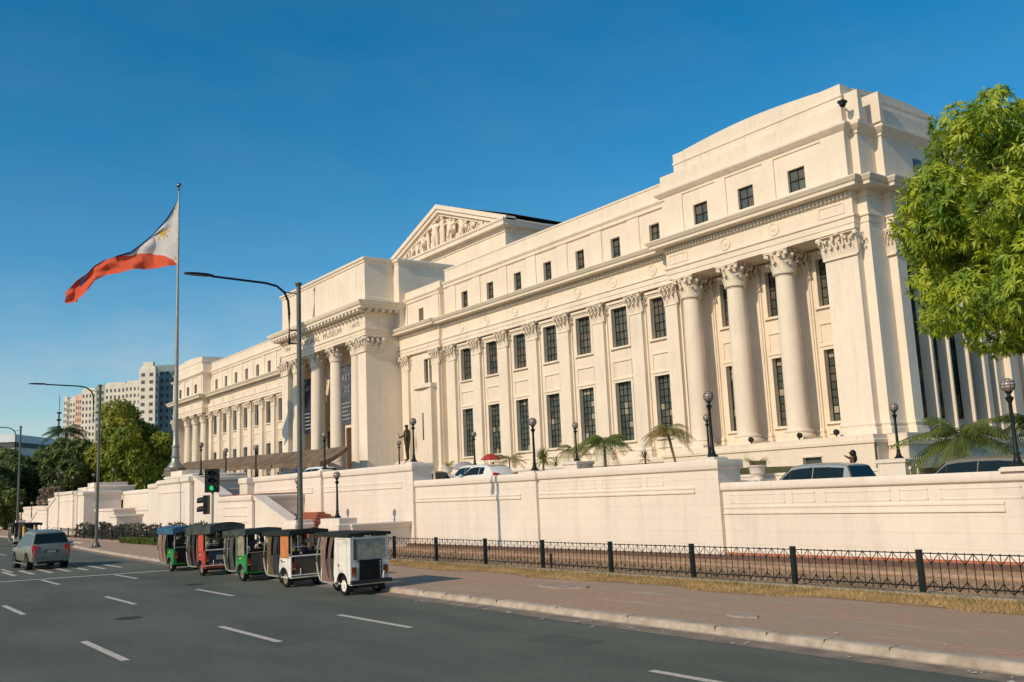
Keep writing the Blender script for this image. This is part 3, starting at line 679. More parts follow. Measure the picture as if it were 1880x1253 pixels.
def human(pose='stand', robe=False, rh=None, lh=None, bulky=1.0):
    """joints of a 1.7 m body facing -y; rh / lh = hand targets"""
    J = [(0, 0, 0.92), (0, 0, 1.12), (0, 0.0, 1.32), (0, 0, 1.46), (0, -0.01, 1.53), (0, -0.02, 1.61), (0, -0.02, 1.68)]
    R = [(0.15, 0.11), (0.135, 0.10), (0.165, 0.115), 0.07, 0.055, (0.085, 0.10), (0.06, 0.075)]
    E = [(0, 1), (1, 2), (2, 3), (3, 4), (4, 5), (5, 6)]
    for s, hand in ((-1, rh), (1, lh)):
        sh = (s*0.19, 0.0, 1.40); h = hand or (s*0.27, -0.06, 0.80)
        el = ((sh[0]+h[0])/2+s*0.05, (sh[1]+h[1])/2+0.05, (sh[2]+h[2])/2-0.03)
        i = len(J); J += [sh, el, h]; R += [0.062, 0.048, 0.034]; E += [(2, i), (i, i+1), (i+1, i+2)]
        d = (Vector(h)-Vector(el)).normalized()
        sd_ = d.cross(Vector((0, 1, 0.3))).normalized()
        for k, (o_, l_) in enumerate(((-0.03, 0.075), (-0.01, 0.09), (0.012, 0.085), (0.032, 0.07), (0.06, 0.035))):
            q = Vector(h)+d*l_+sd_*o_; m_ = Vector(h)+d*0.04+sd_*o_*0.8
            j = len(J); J += [tuple(m_), tuple(q)]; R += [0.011, 0.009]; E += [(i+2, j), (j, j+1)]
    for s in (-1, 1):
        i = len(J)
        if pose == 'stand': L_ = [(s*0.095, 0, 0.86), (s*0.10, -0.01, 0.48), (s*0.10, 0.02, 0.09), (s*0.11, -0.13, 0.045)]
        elif pose == 'walk': L_ = [(s*0.095, 0, 0.86), (s*0.10, -0.14*s, 0.48), (s*0.10, -0.16*s+0.05, 0.09), (s*0.11, -0.16*s-0.09, 0.045)]
        else: L_ = [(s*0.095, -0.02, 0.88), (s*0.13, -0.42, 0.90), (s*0.12, -0.46, 0.48), (s*0.12, -0.58, 0.45)]
        J += L_; R += [0.095, 0.062, 0.042, 0.036]; E += [(0, i), (i, i+1), (i+1, i+2), (i+2, i+3)]
    return J, E, R
SKIN = mat('skin', (0.32, 0.17, 0.10), 0.6); HAIR = mat('black_hair', (0.012, 0.010, 0.009), 0.5)
DARKC = mat('dark_cloth', (0.02, 0.022, 0.03), 0.8); REDC = mat('red_cloth', (0.45, 0.03, 0.03), 0.8); BLUEC = mat('blue_cloth', (0.05, 0.08, 0.18), 0.8); TANC = mat('tan_cloth', (0.42, 0.30, 0.2), 0.8); BROWNC = mat('brown_cloth', (0.14, 0.07, 0.045), 0.8)
def clothing(c):
    if c.z > 1.62 or (c.z > 1.56 and c.y > 0.0): return 1
    if c.z > 1.47: return 0
    if abs(c.x) > 0.235 and c.z < 1.2: return 0
    if c.z > 0.9: return 2
    if c.z > 0.07: return 3
    return 1
def person(label, loc, rz, top, bottom, group=None, sc=1.0, **kw):
    J, E, R = human(**kw)
    o = figure('person', J, E, R, [SKIN, HAIR, top, bottom], clothing, None, loc, rz, sc, 1)
    return tag(o, label, 'person', group)
# relief figures in the pediment
J, E, R = human('stand', rh=(-0.30, -0.28, 1.15), lh=(0.38, -0.1, 1.35)); R = [(r[0]*1.25, r[1]*1.25) if isinstance(r, tuple) else r*1.45 for r in R]
rel = figure('relief_figure', J, E, R, [TRIM], lambda c: 0, museum, (CX, YD+0.5, 32.3), 0, 2.1)
J, E, R = human('sit', rh=(-0.30, -0.4, 1.0), lh=(0.35, -0.3, 1.1)); R = [(r[0]*1.25, r[1]*1.25) if isinstance(r, tuple) else r*1.5 for r in R]
rel2 = figure('relief_figure', J, E, R, [TRIM], lambda c: 0, museum, (CX, YD+0.5, 32.3), 0, 1.7)
def relcopy(src, x, s, rz, z=32.3, first=False, tilt=0):
    o = src if first else src.copy()
    if not first: COL.objects.link(o)
    o.parent = museum; o.location = Vector((CX+x, YD+0.62, z))-museum.location; o.scale = (s*1.15, s*0.9, s); o.rotation_euler = (0, tilt, rz)
relcopy(rel, -1.4, 2.3, 0.3, first=True); relcopy(rel2, 2.9, 1.9, -0.4, first=True, z=32.1)
for x, s, rz, z, src, tl in ((0.3, 2.35, -0.2, 32.3, rel, 0), (1.7, 2.0, 0.5, 32.3, rel, 0.1), (-3.0, 1.95, -0.4, 32.3, rel, -0.15), (-4.3, 1.75, 0.3, 32.1, rel2, 0), (-5.8, 1.4, -0.2, 32.3, rel, -0.2), (-7.0, 1.3, 0.4, 32.1, rel2, 0), (-8.3, 1.0, 0.2, 32.1, rel2, -0.3), (-9.6, 0.9, 0.8, 32.0, rel2, -0.9),
                        (4.2, 1.75, 0.3, 32.3, rel, 0.15), (5.4, 1.5, -0.3, 32.1, rel2, 0), (6.6, 1.3, 0.2, 32.1, rel2, 0.2), (7.9, 1.1, -0.2, 32.1, rel2, 0.9), (9.2, 0.9, -0.4, 32.0, rel2, 1.1)):
    relcopy(src, x, s, rz, z, tilt=tl)
for i in range(46):
    x = random.uniform(-9.5, 9.5); h = 0.35+(1-abs(x)/11)*1.0
    MB().ball((CX+x, YD+0.95, 32.3+random.uniform(0.1, h)), random.uniform(0.16, 0.36), 8, 6, sc=(1, 0.7, 1.3)).build('relief_drapery', TRIM, museum)

# banners hanging in the portico
def banner(x, w, z0, z1, y, col, label, lines, name='banner'):
    t = thing(name, label, 'banner', (x, y, z0), 'exhibition banners hung in the portico')
    mb = MB(); n = 10
    for i in range(n):
        a = x-w/2+w*i/n; b = a+w/n; ya = y+0.05*sin(i*1.1); yb = y+0.05*sin((i+1)*1.1)
        mb.add([(a, ya, z0), (b, yb, z0), (b, yb, z1), (a, ya, z1), (a, ya+0.02, z0), (b, yb+0.02, z0), (b, yb+0.02, z1), (a, ya+0.02, z1)], [(0, 1, 2, 3), (7, 6, 5, 4), (3, 2, 6, 7), (0, 4, 5, 1)])
    mb.build('cloth', col, t)
    wt = mat('banner_print', (0.34, 0.33, 0.31), 0.8)
    for body, sz, z, dx in lines: text_mesh(body, sz, t, (x+dx, y-0.09, z), wt, 0.004, name='print')
    m2 = MB()
    for z in np.arange(z0+0.5, z0+(z1-z0)*0.38, 0.42): m2.box(x-w*0.38, x+w*(0.1+0.25*random.random()), y-0.088, y-0.083, z, z+0.12)
    m2.build('print', wt, t)
    mb = MB(); mb.tube([(x-w/2-0.1, y, z1), (x+w/2+0.1, y, z1)], 0.05, 6); mb.build('rod', IRON, t)
NAVY = mat('navy_banner', (0.022, 0.028, 0.05), 0.8, scale=1.2, var=0.3); SLATE = mat('slate_banner', (0.11, 0.12, 0.15), 0.8, scale=1, var=0.25)
banner(CX-5.35, 2.6, 10.2, 16.4, 44.45, NAVY, 'dark navy exhibition banner hanging between the left portico columns', [('ART', 0.8, 15.0, 0)])
banner(CX+4.55, 2.7, 10.4, 16.6, 44.3, SLATE, 'slate grey exhibition banner hanging beside the right portico pier', [('ART', 1.0, 15.0, 0), ('DE', 1.0, 13.8, 0.2)])
o = MB().box(CX+7.9, CX+9.0, 46.2, 46.3, 5.0, 7.4).build('poster', mat('orange_print', (0.55, 0.16, 0.03), 0.7, scale=2, col2=(0.30, 0.05, 0.03)), None); tag(o, 'bright orange standing poster at the foot of the portico pier', 'poster')

# small things fixed to the museum
cam_m = MB(); cam_m.tube([(-30.0, 46.9, 24.1), (-29.7, 46.4, 24.1)], 0.05); cam_m.ball((-29.65, 46.3, 23.95), 0.2, 10, 8); cam_m.box(-29.85, -29.45, 46.1, 46.5, 24.0, 24.15)
tag(cam_m.build('security_camera', IRON, None, origin=(-30, 46.9, 24)), 'small dark dome camera on the upper corner of the right pavilion', 'camera')
def floodlight():
    t = thing('floodlight', 'x', 'floodlight'); b = MB().box(-0.05, 0.05, -0.05, 0.05, 0, 0.25).box(-0.2, 0.2, -0.04, 0.04, 0.22, 0.27); b.build('bracket', IRON, t)
    h = MB(); h.lathe(0, 0.42, [(0.12, -0.25), (0.24, -0.2), (0.28, 0.05), (0.22, 0.12), (0.01, 0.13)], 14, axis='y'); h.build('lamp_head', IRON, t); return t
fl = floodlight()
for i, (x, y, z, rz, l) in enumerate(((-37.95, 45.9, 5.0, 0.4, 'black floodlight on the podium ledge left of the second pavilion column'), (-34.4, 45.9, 5.0, -0.3, 'black floodlight on the podium ledge right of the second pavilion column'), (-31.9, 45.9, 5.0, 0.2, 'black floodlight on the podium ledge at the foot of the corner pier'))):
    place(fl, (x, y, z), pi+rz, l, 'floodlights on the pavilion podium', first=(i == 0), scale=0.62)

# ================================================================== GROUND, ROAD, KERB
def kerbY(x):
    if x > -46: return 13.42+(-7-x)*0.0165
    if x > -76: t = (-46-x)/30; return 14.06+1.56*(t**1.4)
    t = min(1, (-76-x)/8); return 15.62+2.2*t*t if x > -84 else 17.82
def strip(name, xs, ya, yb, z, m, z0=None, origin=None):
    mb = MB(); n = len(xs)
    for x in xs: mb.v.append((x, ya(x), z)); mb.v.append((x, yb(x), z))
    for i in range(n-1): mb.f.append((2*i, 2*i+2, 2*i+3, 2*i+1)); mb.mi.append(0)
    return mb.build(name, m, smooth=False, origin=origin)
GROUND = mat('soil', (0.17, 0.13, 0.09), 0.95, scale=0.3, col2=(0.09, 0.085, 0.05), bump=0.3)
mb = MB(); mb.add([(-3000, -3000, -0.06), (3000, -3000, -0.06), (3000, 3000, -0.06), (-3000, 3000, -0.06)], [(0, 1, 2, 3)]); struct(mb.build('ground', GROUND, smooth=False))
mb = MB()
for x0, x1 in ((-900, 60),): mb.box(x0, x1, -60, 19, -0.05, 0.0)
struct(mb.build('road', ASPH, smooth=False))
xs = [60-1.5*i for i in range(100)]+[-95-20*i for i in range(20)]
PAVE = bpy.data.materials.new('brick_paving'); PAVE.use_nodes = True
n = PAVE.node_tree.nodes; l = PAVE.node_tree.links.new; b = n['Principled BSDF']; b.inputs['Roughness'].default_value = 0.9
t = n.new('ShaderNodeTexCoord'); br = n.new('ShaderNodeTexBrick'); br.inputs['Scale'].default_value = 1; br.inputs['Brick Width'].default_value = 0.42; br.inputs['Row Height'].default_value = 0.21; br.inputs['Mortar Size'].default_value = 0.012
br.inputs['Color1'].default_value = (0.52, 0.29, 0.18, 1); br.inputs['Color2'].default_value = (0.45, 0.27, 0.175, 1); br.inputs['Mortar'].default_value = (0.25, 0.18, 0.135, 1); l(t.outputs['Object'], br.inputs['Vector'])
m1 = n.new('ShaderNodeMapping'); m1.inputs['Scale'].default_value = (0.16, 1.0, 1); l(t.outputs['Object'], m1.inputs['Vector'])
q = n.new('ShaderNodeTexNoise'); q.inputs['Scale'].default_value = 0.9; q.inputs['Detail'].default_value = 9; q.inputs['Roughness'].default_value = 0.68; l(m1.outputs[0], q.inputs['Vector'])
r = n.new('ShaderNodeValToRGB'); e = r.color_ramp.elements; e[0].position = 0.38; e[0].color = (0, 0, 0, 1); e[1].position = 0.62; e[1].color = (1, 1, 1, 1); l(q.outputs['Fac'], r.inputs['Fac'])
mxp = n.new('ShaderNodeMix'); mxp.data_type = 'RGBA'; mxp.inputs['B'].default_value = (0.39, 0.28, 0.185, 1); l(br.outputs['Color'], mxp.inputs['A']); l(r.outputs[0], mxp.inputs['Factor'])
q2 = n.new('ShaderNodeTexNoise'); q2.inputs['Scale'].default_value = 2.2; q2.inputs['Detail'].default_value = 10; q2.inputs['Roughness'].default_value = 0.75; l(m1.outputs[0], q2.inputs['Vector'])
r2 = n.new('ShaderNodeValToRGB'); e = r2.color_ramp.elements; e[0].position = 0.55; e[0].color = (0, 0, 0, 1); e[1].position = 0.72; e[1].color = (0.8, 0.8, 0.8, 1); l(q2.outputs['Fac'], r2.inputs['Fac'])
mx2 = n.new('ShaderNodeMix'); mx2.data_type = 'RGBA'; mx2.inputs['B'].default_value = (0.56, 0.45, 0.32, 1); l(mxp.outputs['Result'], mx2.inputs['A']); l(r2.outputs[0], mx2.inputs['Factor']); l(mx2.outputs['Result'], b.inputs['Base Color'])
bp = n.new('ShaderNodeBump'); bp.inputs['Strength'].default_value = 0.4; bp.inputs['Distance'].default_value = 0.02; l(q2.outputs['Fac'], bp.inputs['Height']); l(bp.outputs[0], b.inputs['Normal'])
struct(strip('pavement', xs, lambda x: kerbY(x)+0.2, lambda x: 26.2, 0.146, PAVE))
# kerb and gutter following the curve
mb = MB(); prof = [(-0.52, 0.004), (-0.06, 0.02), (0.0, 0.035), (0.03, 0.12), (0.07, 0.155), (0.14, 0.16), (0.30, 0.158), (0.31, 0.05)]
for x in xs:
    w = 0.010*sin(x*3.1)+0.008*sin(x*7.7)
    for p, z in prof: mb.v.append((x, kerbY(x)+p+w*(0 if p < -0.3 else 1), z))
k = len(prof)
for i in range(len(xs)-1):
    for j in range(k-1): mb.f.append((i*k+j, (i+1)*k+j, (i+1)*k+j+1, i*k+j+1)); mb.mi.append(1 if j == 0 else 0)
struct(mb.build('kerb', [CONC, GUTT], ang=50))
mb = MB(); rj = random.Random(3)
x = 2.0
while x > -75:
    k0 = kerbY(x); mb.box(x-0.004, x+0.004, k0+0.02, k0+0.30, 0.03, 0.1645); x -= rj.choice((1.2, 1.2, 1.2, 2.4))
struct(mb.build('kerb_joints', mat('joint_dirt', (0.24, 0.185, 0.13), 0.95), smooth=False))
mb = MB()
for x, y, w, d in ((-19.5, 7.9, 2.8, 1.1), (-31.5, 5.6, 4.2, 1.4), (-14.2, 11.4, 1.6, 0.9), (-40.0, 10.6, 3.0, 1.2)): mb.add([(x-w/2, y-d/2, 0.0022), (x+w/2, y-d/2+0.05, 0.0022), (x+w/2-0.05, y+d/2, 0.0022), (x-w/2+0.04, y+d/2, 0.0022)], [(0, 1, 2, 3)])
struct(mb.build('road_patches', mat('newer_asphalt', (0.105, 0.113, 0.09), 0.85, scale=0.8, col2=(0.088, 0.096, 0.078), bump=0.4, bscale=60, grain=0.25), smooth=False))
# planting bed between fence and wall
SOIL = mat('dry_bed', (0.54, 0.36, 0.22), 0.95, scale=0.9, col2=(0.28, 0.175, 0.105), thr=(0.35, 0.6), bump=0.5, bscale=12, stretch=(0.3, 1.5, 1))
struct(strip('planting_bed', xs, lambda x: 20.05, lambda x: 26.4, 0.155, SOIL))
mb = MB()
mb.box(-44.2, 60, 25.2, 25.55, 0.15, 0.30, 0); mb.box(-44.2, 60, 23.2, 23.5, 0.15, 0.24, 1); mb.box(-23.0, 24, 25.98, 26.07, 0.15, 0.33, 2)
struct(mb.build('bed_kerb', [mat('dark_brick', (0.14, 0.085, 0.065), 0.9, scale=4), mat('pink_brick', (0.46, 0.30, 0.21), 0.9, scale=3), mat('red_plinth', (0.50, 0.17, 0.09), 0.8, scale=3)]))
mb = MB(); mb.box(-120, 60, 19.62, 19.80, 0.13, 0.20); struct(mb.build('fence_kerb', mat('pale_concrete', (0.42, 0.34, 0.27), 0.9, scale=4)))
DRY = mat('dry_grass_soil', (0.42, 0.27, 0.12), 0.95, scale=3, col2=(0.27, 0.175, 0.085), bump=0.5, bscale=30)
xs2 = [x for x in xs if x > -47]
struct(strip('verge', xs2, lambda x: 18.05+0.22*sin(x*0.9)+0.13*sin(x*2.7), lambda x: 19.62, 0.152, DRY))
def blades(name, n, x0, x1, y0f, y1f, z, h0, h1, w, m, label=None):
    x = RNG.uniform(x0, x1, n); t = RNG.uniform(0, 1, n)
    y = np.array([y0f(a)+(y1f(a)-y0f(a))*b for a, b in zip(x, t)]); h = RNG.uniform(h0, h1, n); a = RNG.uniform(0, pi, n); lx = RNG.normal(0, 0.5, n)*h; ly = RNG.normal(0, 0.5, n)*h
    dx, dy = np.cos(a)*w/2, np.sin(a)*w/2; Z = np.full(n, z)
    v = np.stack([np.stack([x-dx, y-dy, Z], 1), np.stack([x+dx, y+dy, Z], 1), np.stack([x+lx, y+ly, Z+h], 1)], 1).reshape(-1, 3)
    o = npmesh(name, v, np.arange(3*n).reshape(n, 3), m); return tag(o, label, 'grass' if label else None, None, 'stuff')
STRAW = mat('straw', (0.66, 0.45, 0.20), 0.9, scale=1.2, col2=(0.42, 0.27, 0.11), transl=0.2)
blades('dry_grass', 42000, -46, -4, lambda x: 18.05+0.25*sin(x*0.9)+0.15*sin(x*2.7), lambda x: 19.6, 0.15, 0.02, 0.10, 0.014, STRAW, 'straw coloured dry grass along the foot of the iron fence')
blades('green_weeds', 5000, -46, -4, lambda x: 19.1+0.3*sin(x*1.3), lambda x: 19.9, 0.15, 0.03, 0.16, 0.016, mat('weed_green', (0.13, 0.16, 0.05), 0.8), 'thin green weeds growing under the iron fence')
blades('bed_straw', 16000, -44, -4, lambda x: 20.2, lambda x: 25.0, 0.155, 0.03, 0.14, 0.02, mat('straw_dark', (0.40, 0.25, 0.13), 0.9, scale=0.6, col2=(0.19, 0.12, 0.07)), 'sparse dry straw in the bed between fence and wall')
# litter and leaves on the road edge
LIT = mat('litter_paper', (0.6, 0.55, 0.48), 0.8)
mb = MB()
for i in range(60):
    x = random.uniform(-24, -5); y = random.choice([13.35, 13.3, 13.2, 13.0, 14.4, 15.5])+random.uniform(-0.3, 0.3); s = random.uniform(0.015, 0.05); z = 0.02 if y < 13.6 else 0.165
    mb.add([(x-s, y-s, z), (x+s, y-s*0.6, z+0.01), (x+s*0.8, y+s, z+0.005), (x-s*0.7, y+s, z+0.012)], [(0, 1, 2, 3)])
tag(mb.build('litter', LIT, smooth=False), 'scraps of pale litter along the kerb and gutter', 'litter', None, 'stuff')

PATCH = mat('pale_slab', (0.46, 0.37, 0.28), 0.9, scale=3, col2=(0.27, 0.21, 0.16), bump=0.5, bscale=18)
for i, (x, y, w, d, a) in enumerate(((-20.6, 16.6, 1.7, 0.9, 0.1), (-13.0, 15.0, 0.9, 0.5, -0.2))):
    mb = MB(); k_ = 9; r_ = random.Random(i+5); pts_ = [(w/2*cos(2*pi*j/k_)*r_.uniform(0.75, 1.15), d/2*sin(2*pi*j/k_)*r_.uniform(0.75, 1.15)) for j in range(k_)]
    mb.pz(0.147, 0.172, pts_); mb.xf(Matrix.Translation((x, y, 0)) @ Matrix.Rotation(a, 4, 'Z')); struct(mb.build('pavement_patch', PATCH, smooth=False))
for i, (x, y) in enumerate(((-26.0, 6.6), (-34.5, 11.0))):
    mb = MB(); mb.lathe(x, y, [(0.34, 0.001), (0.34, 0.006), (0.30, 0.007), (0.29, 0.004), (0.01, 0.005)], 24); tag(mb.build('manhole_cover', mat('cast_iron', (0.05, 0.05, 0.045), 0.7), None, origin=(x, y, 0)), ('round iron manhole cover in the middle of the near lanes', 'round iron manhole cover in the lane beside the tricycles')[i], 'manhole cover')
# lane markings (thin sheets on the asphalt)
mb = MB()
def dash(x0, x1, y, w=0.155, z=0.004): mb.add([(x0, y-w/2, z), (x1, y-w/2, z), (x1, y+w/2, z), (x0, y+w/2, z)], [(0, 1, 2, 3)])
S_ = 2.8/2.6
for y, xr in ((4.45*S_, -17.63), (7.13*S_, -17.37), (9.68*S_, -16.9)):
    for k in range(-2, 60):
        x1 = xr*S_-10.8*k*1.0+0.0; x0 = x1-3.5
        if -49.5 < x1 < -43.6 or -53.5 < x0 < -44: continue
        if x1 > 8: continue
        dash(x0, x1, y)
for k in range(15): y = 1.2+0.76*k; mb.add([(-52.2, y, 0.004), (-48.2, y-0.05, 0.004), (-48.2, y+0.16, 0.004), (-52.2, y+0.21, 0.004)], [(0, 1, 2, 3)])
mb.add([(-46.2, 1.0, 0.004), (-45.85, 1.0, 0.004), (-43.0, 12.9, 0.004), (-43.35, 12.9, 0.004)], [(0, 1, 2, 3)])
struct(mb.build('road_markings', PAINTW, smooth=False))
mb = MB()
pts = [(-43.6+0.5*i*0.3, 1+0.5*i) for i in range(23)]
for a, b_ in zip(pts, pts[1:]): mb.add([(a[0]-0.015, a[1], 0.003), (a[0]+0.015, a[1], 0.003), (b_[0]+0.015, b_[1], 0.003), (b_[0]-0.015, b_[1], 0.003)], [(0, 1, 2, 3)])
struct(mb.build('road_cracks', mat('tar', (0.02, 0.02, 0.019), 0.7), smooth=False))

# ================================================================== RETAINING WALL
retw = thing('retaining_wall', 'long white painted retaining wall with stepped coping running behind the iron fence', 'wall', (-40, 26, 0.15))
def wsec(x0, x1, Y, top, b1, bz, tcopy=1.2, frames=(), pier=1.15, right=True):
    mb = MB()
    mb.ring(x0, x1, Y, Y+tcopy, [(0.05, 0.15), (0.05, 0.42), (0, 0.46), (0, b1-0.02), (0.05, b1), (0.09, b1+0.06), (0.09, top-0.06), (0.06, top)], bot=False)
    a, b = (x0+0.02, x1-pier) if right else (x0+pier, x1-0.02)
    for z in bz: mb.box(a, b, Y-0.055, Y+0.01, z, z+0.06)
    mb.box(a, b, Y-0.03, Y+0.01, min(bz)+0.06, max(bz))
    for f0, f1 in frames:
        z0, z1 = max(bz)+0.16, b1-0.14
        mb.box(f0, f1, Y-0.015, Y+0.01, z0, z0+0.025); mb.box(f0, f1, Y-0.015, Y+0.01, z1-0.025, z1); mb.box(f0, f0+0.025, Y-0.015, Y+0.01, z0, z1); mb.box(f1-0.025, f1, Y-0.015, Y+0.01, z0, z1)
    return mb.build('wall_section', BASEW, retw)
SECS = [(-23.1, 24, 26.15, 2.76, 2.47, (1.66, 1.86)), (-33.65, -23.1, 25.98, 3.60, 3.24, (2.42, 2.58)), (-44.27, -33.65, 25.85, 3.56, 3.22, (2.42, 2.58)), (-55.4, -44.27, 25.70, 4.5, 4.1, (3.22, 3.5)), (-66.7, -55.4, 25.5, 4.58, 4.2, (3.22, 3.5))]
for x0, x1, Y, top, b1, bz in SECS:
    fr = []
    if x0 > -34:
        x = x0+0.4
        while x < x1-3 and x < -6: fr.append((x, x+2.3)); fr.append((x+2.6, x+3.5)); x += 3.9
    wsec(x0, x1, Y, top, b1, bz, frames=fr, pier=1.15 if x1 < 0 else 37.1)
    if x0 != -23.1: wsec(mir(x1), mir(x0), Y, top, b1, bz, right=False)
wsec(mir(-23.1), mir(5), 26.15, 2.76, 2.47, (1.66, 1.86), right=False)
for g in (lambda x: x, mir):
    a, b = rng(g(-68.3), g(-66.72)); mb = MB(); mb.ring(a, b, 25.0, 26.8, [(0.06, 0.15), (0, 0.5), (0, 4.1), (0.08, 4.2), (0.08, 4.5), (0.02, 4.58)]); mb.build('pier', BASET, retw)
# drain pipes on the wall
# small wall pedestals carrying the globe lamps
LAMPX = [(-12.7, 2.76), (-23.56, 3.60), (-34.27, 3.56), (-45.11, 4.5), (-56.5, 4.58)]
for x, z in LAMPX+[(mir(x), z) for x, z in LAMPX[2:]]:
    mb = MB(); mb.ring(x-0.32, x+0.32, 26.0, 26.65, [(0.05, z-0.02), (0.05, z+0.05), (0.0, z+0.08), (0.0, z+0.1)]); mb.build('lamp_pedestal', BASET, retw)

# ================================================================== FRONT STAIRCASE
stair = thing('staircase', 'grand white double staircase with sloping parapets and red stone steps before the portico', 'staircase', (CX, 23, 0.15))
for s in (0, 1):
    g = (lambda x: x) if s == 0 else mir
    def P(mb, pts, y0, y1): pts = [(g(x), z) for x, z in pts]; mb.py(y0, y1, pts if s == 0 else pts[::-1])
    mb = MB()      # landing block, lower and upper sloping parapets
    a, b = rng(g(-64.1), g(-57.9)); mb.ring(a, b, 22.0, 25.6, [(0.05, 0.15), (0, 0.4), (0, 2.86), (0.06, 2.92), (0.1, 2.98), (0.1, 3.16), (0.03, 3.2), (0.03, 3.26)])
    for z in (1.55, 1.95, 2.5): mb.box(a+0.9, b-0.9, 21.955, 22.01, z, z+0.05)
    mb.build('landing', BASEW, stair)
    mb = MB(); P(mb, [(-57.85, 0.15), (-52.0, 0.15), (-52.0, 1.45), (-57.85, 3.12)], 22.16, 22.75)
    P(mb, [(-57.85, 2.95), (-52.0, 1.28), (-51.9, 1.5), (-57.85, 3.22)], 22.06, 22.85)
    P(mb, [(-57.5, 0.95), (-54.2, 0.15), (-53.9, 0.15), (-57.5, 1.05)], 22.11, 22.17); P(mb, [(-57.5, 1.55), (-52.6, 0.15), (-52.3, 0.15), (-57.5, 1.65)], 22.11, 22.17)
    P(mb, [(-69.8, 0.15), (-64.2, 0.15), (-64.2, 3.3), (-69.8, 4.78)], 22.16, 22.9)
    P(mb, [(-69.8, 4.6), (-64.2, 3.12), (-64.2, 3.40), (-69.8, 4.90)], 22.06, 23.0)
    mb.build('parapet', BASEW, stair)
    mb = MB(); a, b = rng(g(-78.2), g(-70.4)); mb.ring(a, b, 22.0, 26.2, [(0.05, 0.15), (0, 0.4), (0, 3.75), (0.05, 3.8), (0.05, 3.9), (0, 3.95), (0, 4.42), (0.06, 4.48), (0.14, 4.56), (0.14, 4.78), (0.04, 4.84)])
    a, b = rng(g(-71.3), g(-69.9)); mb.ring(a, b, 21.85, 23.3, [(0.05, 0.15), (0, 0.4), (0, 4.42), (0.06, 4.48), (0.14, 4.56), (0.14, 4.80), (0.04, 4.88)])
    a, b = rng(g(-82.0), g(-78.9)); mb.ring(a, b, 22.3, 26.0, [(0.05, 0.15), (0, 0.4), (0, 4.2), (0.06, 4.28), (0.12, 4.36), (0.12, 4.6), (0.03, 4.66)])
    a, b = rng(g(-79.3), g(-78.2)); mb.ring(a, b, 22.15, 26.0, [(0.05, 0.15), (0, 0.4), (0, 4.3), (0.06, 4.38), (0.1, 4.46), (0.1, 4.7), (0.03, 4.75)])
    a, b = rng(g(-81.5), g(-74.0)); mb.ring(a, b, 23.4, 27.5, [(0, 4.6), (0, 5.0), (0.08, 5.05), (0.08, 5.15), (0, 5.2)])
    a, b = rng(g(-80.5), g(-77.5)); mb.ring(a, b, 23.6, 27, [(0, 5.1), (0, 5.55), (0.05, 5.6)])
    mb.build('terrace_block', BASET, stair)
    mb = MB()
    for k in range(7):
        a, b = rng(g(-61.5), g(-54.8+0.85*k)); mb.box(a, b, 25.0-0.46*k, 25.5-0.003*k, 0.15, 2.02-0.15*k)
    mb.build('steps', RED, stair)
    mb = MB(); a, b = rng(g(-64.3), g(-57.7)); mb.box(a+0.6, b-0.4, 22.5, 25.9, 3.27, 3.33); mb.build('landing_paving', RED, stair)
    mb = MB(); a, b = rng(g(-45.0), g(-44.6)); mb.ring(a, b, 22.3, 25.8, [(0.04, 0.15), (0.0, 0.3), (0.0, 1.1), (0.08, 1.18), (0.08, 1.3), (0.14, 1.36), (0.14, 1.45)]); mb.build('low_wall', BASET, stair); mb = MB()
    a, b = rng(g(-47.0), g(-44.75)); mb.ring(a, b, 21.6, 22.6, [(0.04, 0.15), (0, 0.3), (0, 1.1), (0.08, 1.2), (0.08, 1.45), (0.0, 1.5), (0, 1.78)]); mb.build('pedestal', BASET, stair); mb = MB()
    a, b = rng(g(-52.6), g(-50.9)); mb.ring(a, b, 21.9, 22.9, [(0.04, 0.15), (0, 0.3), (0, 1.1), (0.08, 1.2), (0.08, 1.45), (0.0, 1.5), (0, 1.68)])
    mb.build('pedestal', BASET, stair)
mb = MB()
mb.ring(-104.0, -96.5, 23.0, 25.2, [(0.05, 0.15), (0, 0.4), (0, 2.5), (0.1, 2.58), (0.1, 2.72), (0.02, 2.8)])
mb.ring(-90.6, -88.4, 21.3, 23.5, [(0.05, 0.15), (0, 0.4), (0, 1.95), (0.1, 2.02), (0.1, 2.16), (0.02, 2.2)])
mb.ring(-106.2, -81.9, 26.2, 27.0, [(0, 0.15), (0, 4.1), (0.08, 4.2), (0.08, 4.45), (0.02, 4.55)])
mb.ring(-96.5, -82.0, 25.0, 26.1, [(0, 0.15), (0, 2.4), (0.08, 2.5), (0.08, 2.68), (0.02, 2.75)])
mb.build('recess_wall', BASEW, stair)

# terrace driveway and garden behind the wall
def dz(x):
    if x < -94.05: x = mir(x)
    P_ = [(20, 1.6), (-23, 1.65), (-34, 2.3), (-45, 2.75), (-56, 3.3), (-64, 3.7), (-95, 3.7)]
    for (a, za), (b, zb) in zip(P_, P_[1:]):
        if x >= b: return za+(zb-za)*(a-x)/(a-b)
    return 3.7
xs3 = [20-1.0*i for i in range(229)]
mb = MB()
for x in xs3: mb.v += [(x, 26.9, dz(x)), (x, 37.5, dz(x))]
for i in range(len(xs3)-1): mb.f.append((2*i, 2*i+2, 2*i+3, 2*i+1)); mb.mi.append(0)
struct(mb.build('driveway', mat('concrete_drive', (0.36, 0.32, 0.26), 0.9, scale=0.6, var=0.15), smooth=False))
LAWN = mat('lawn', (0.09, 0.10, 0.035), 0.9, scale=1, col2=(0.16, 0.12, 0.06))
def gz(x):
    if x < -94.05: x = mir(x)
    return 3.0 if x > -34 else 3.5 if x > -45 else 4.0
mb = MB()
for x in xs3: mb.v += [(x, 37.9, gz(x)), (x, 50, gz(x))]
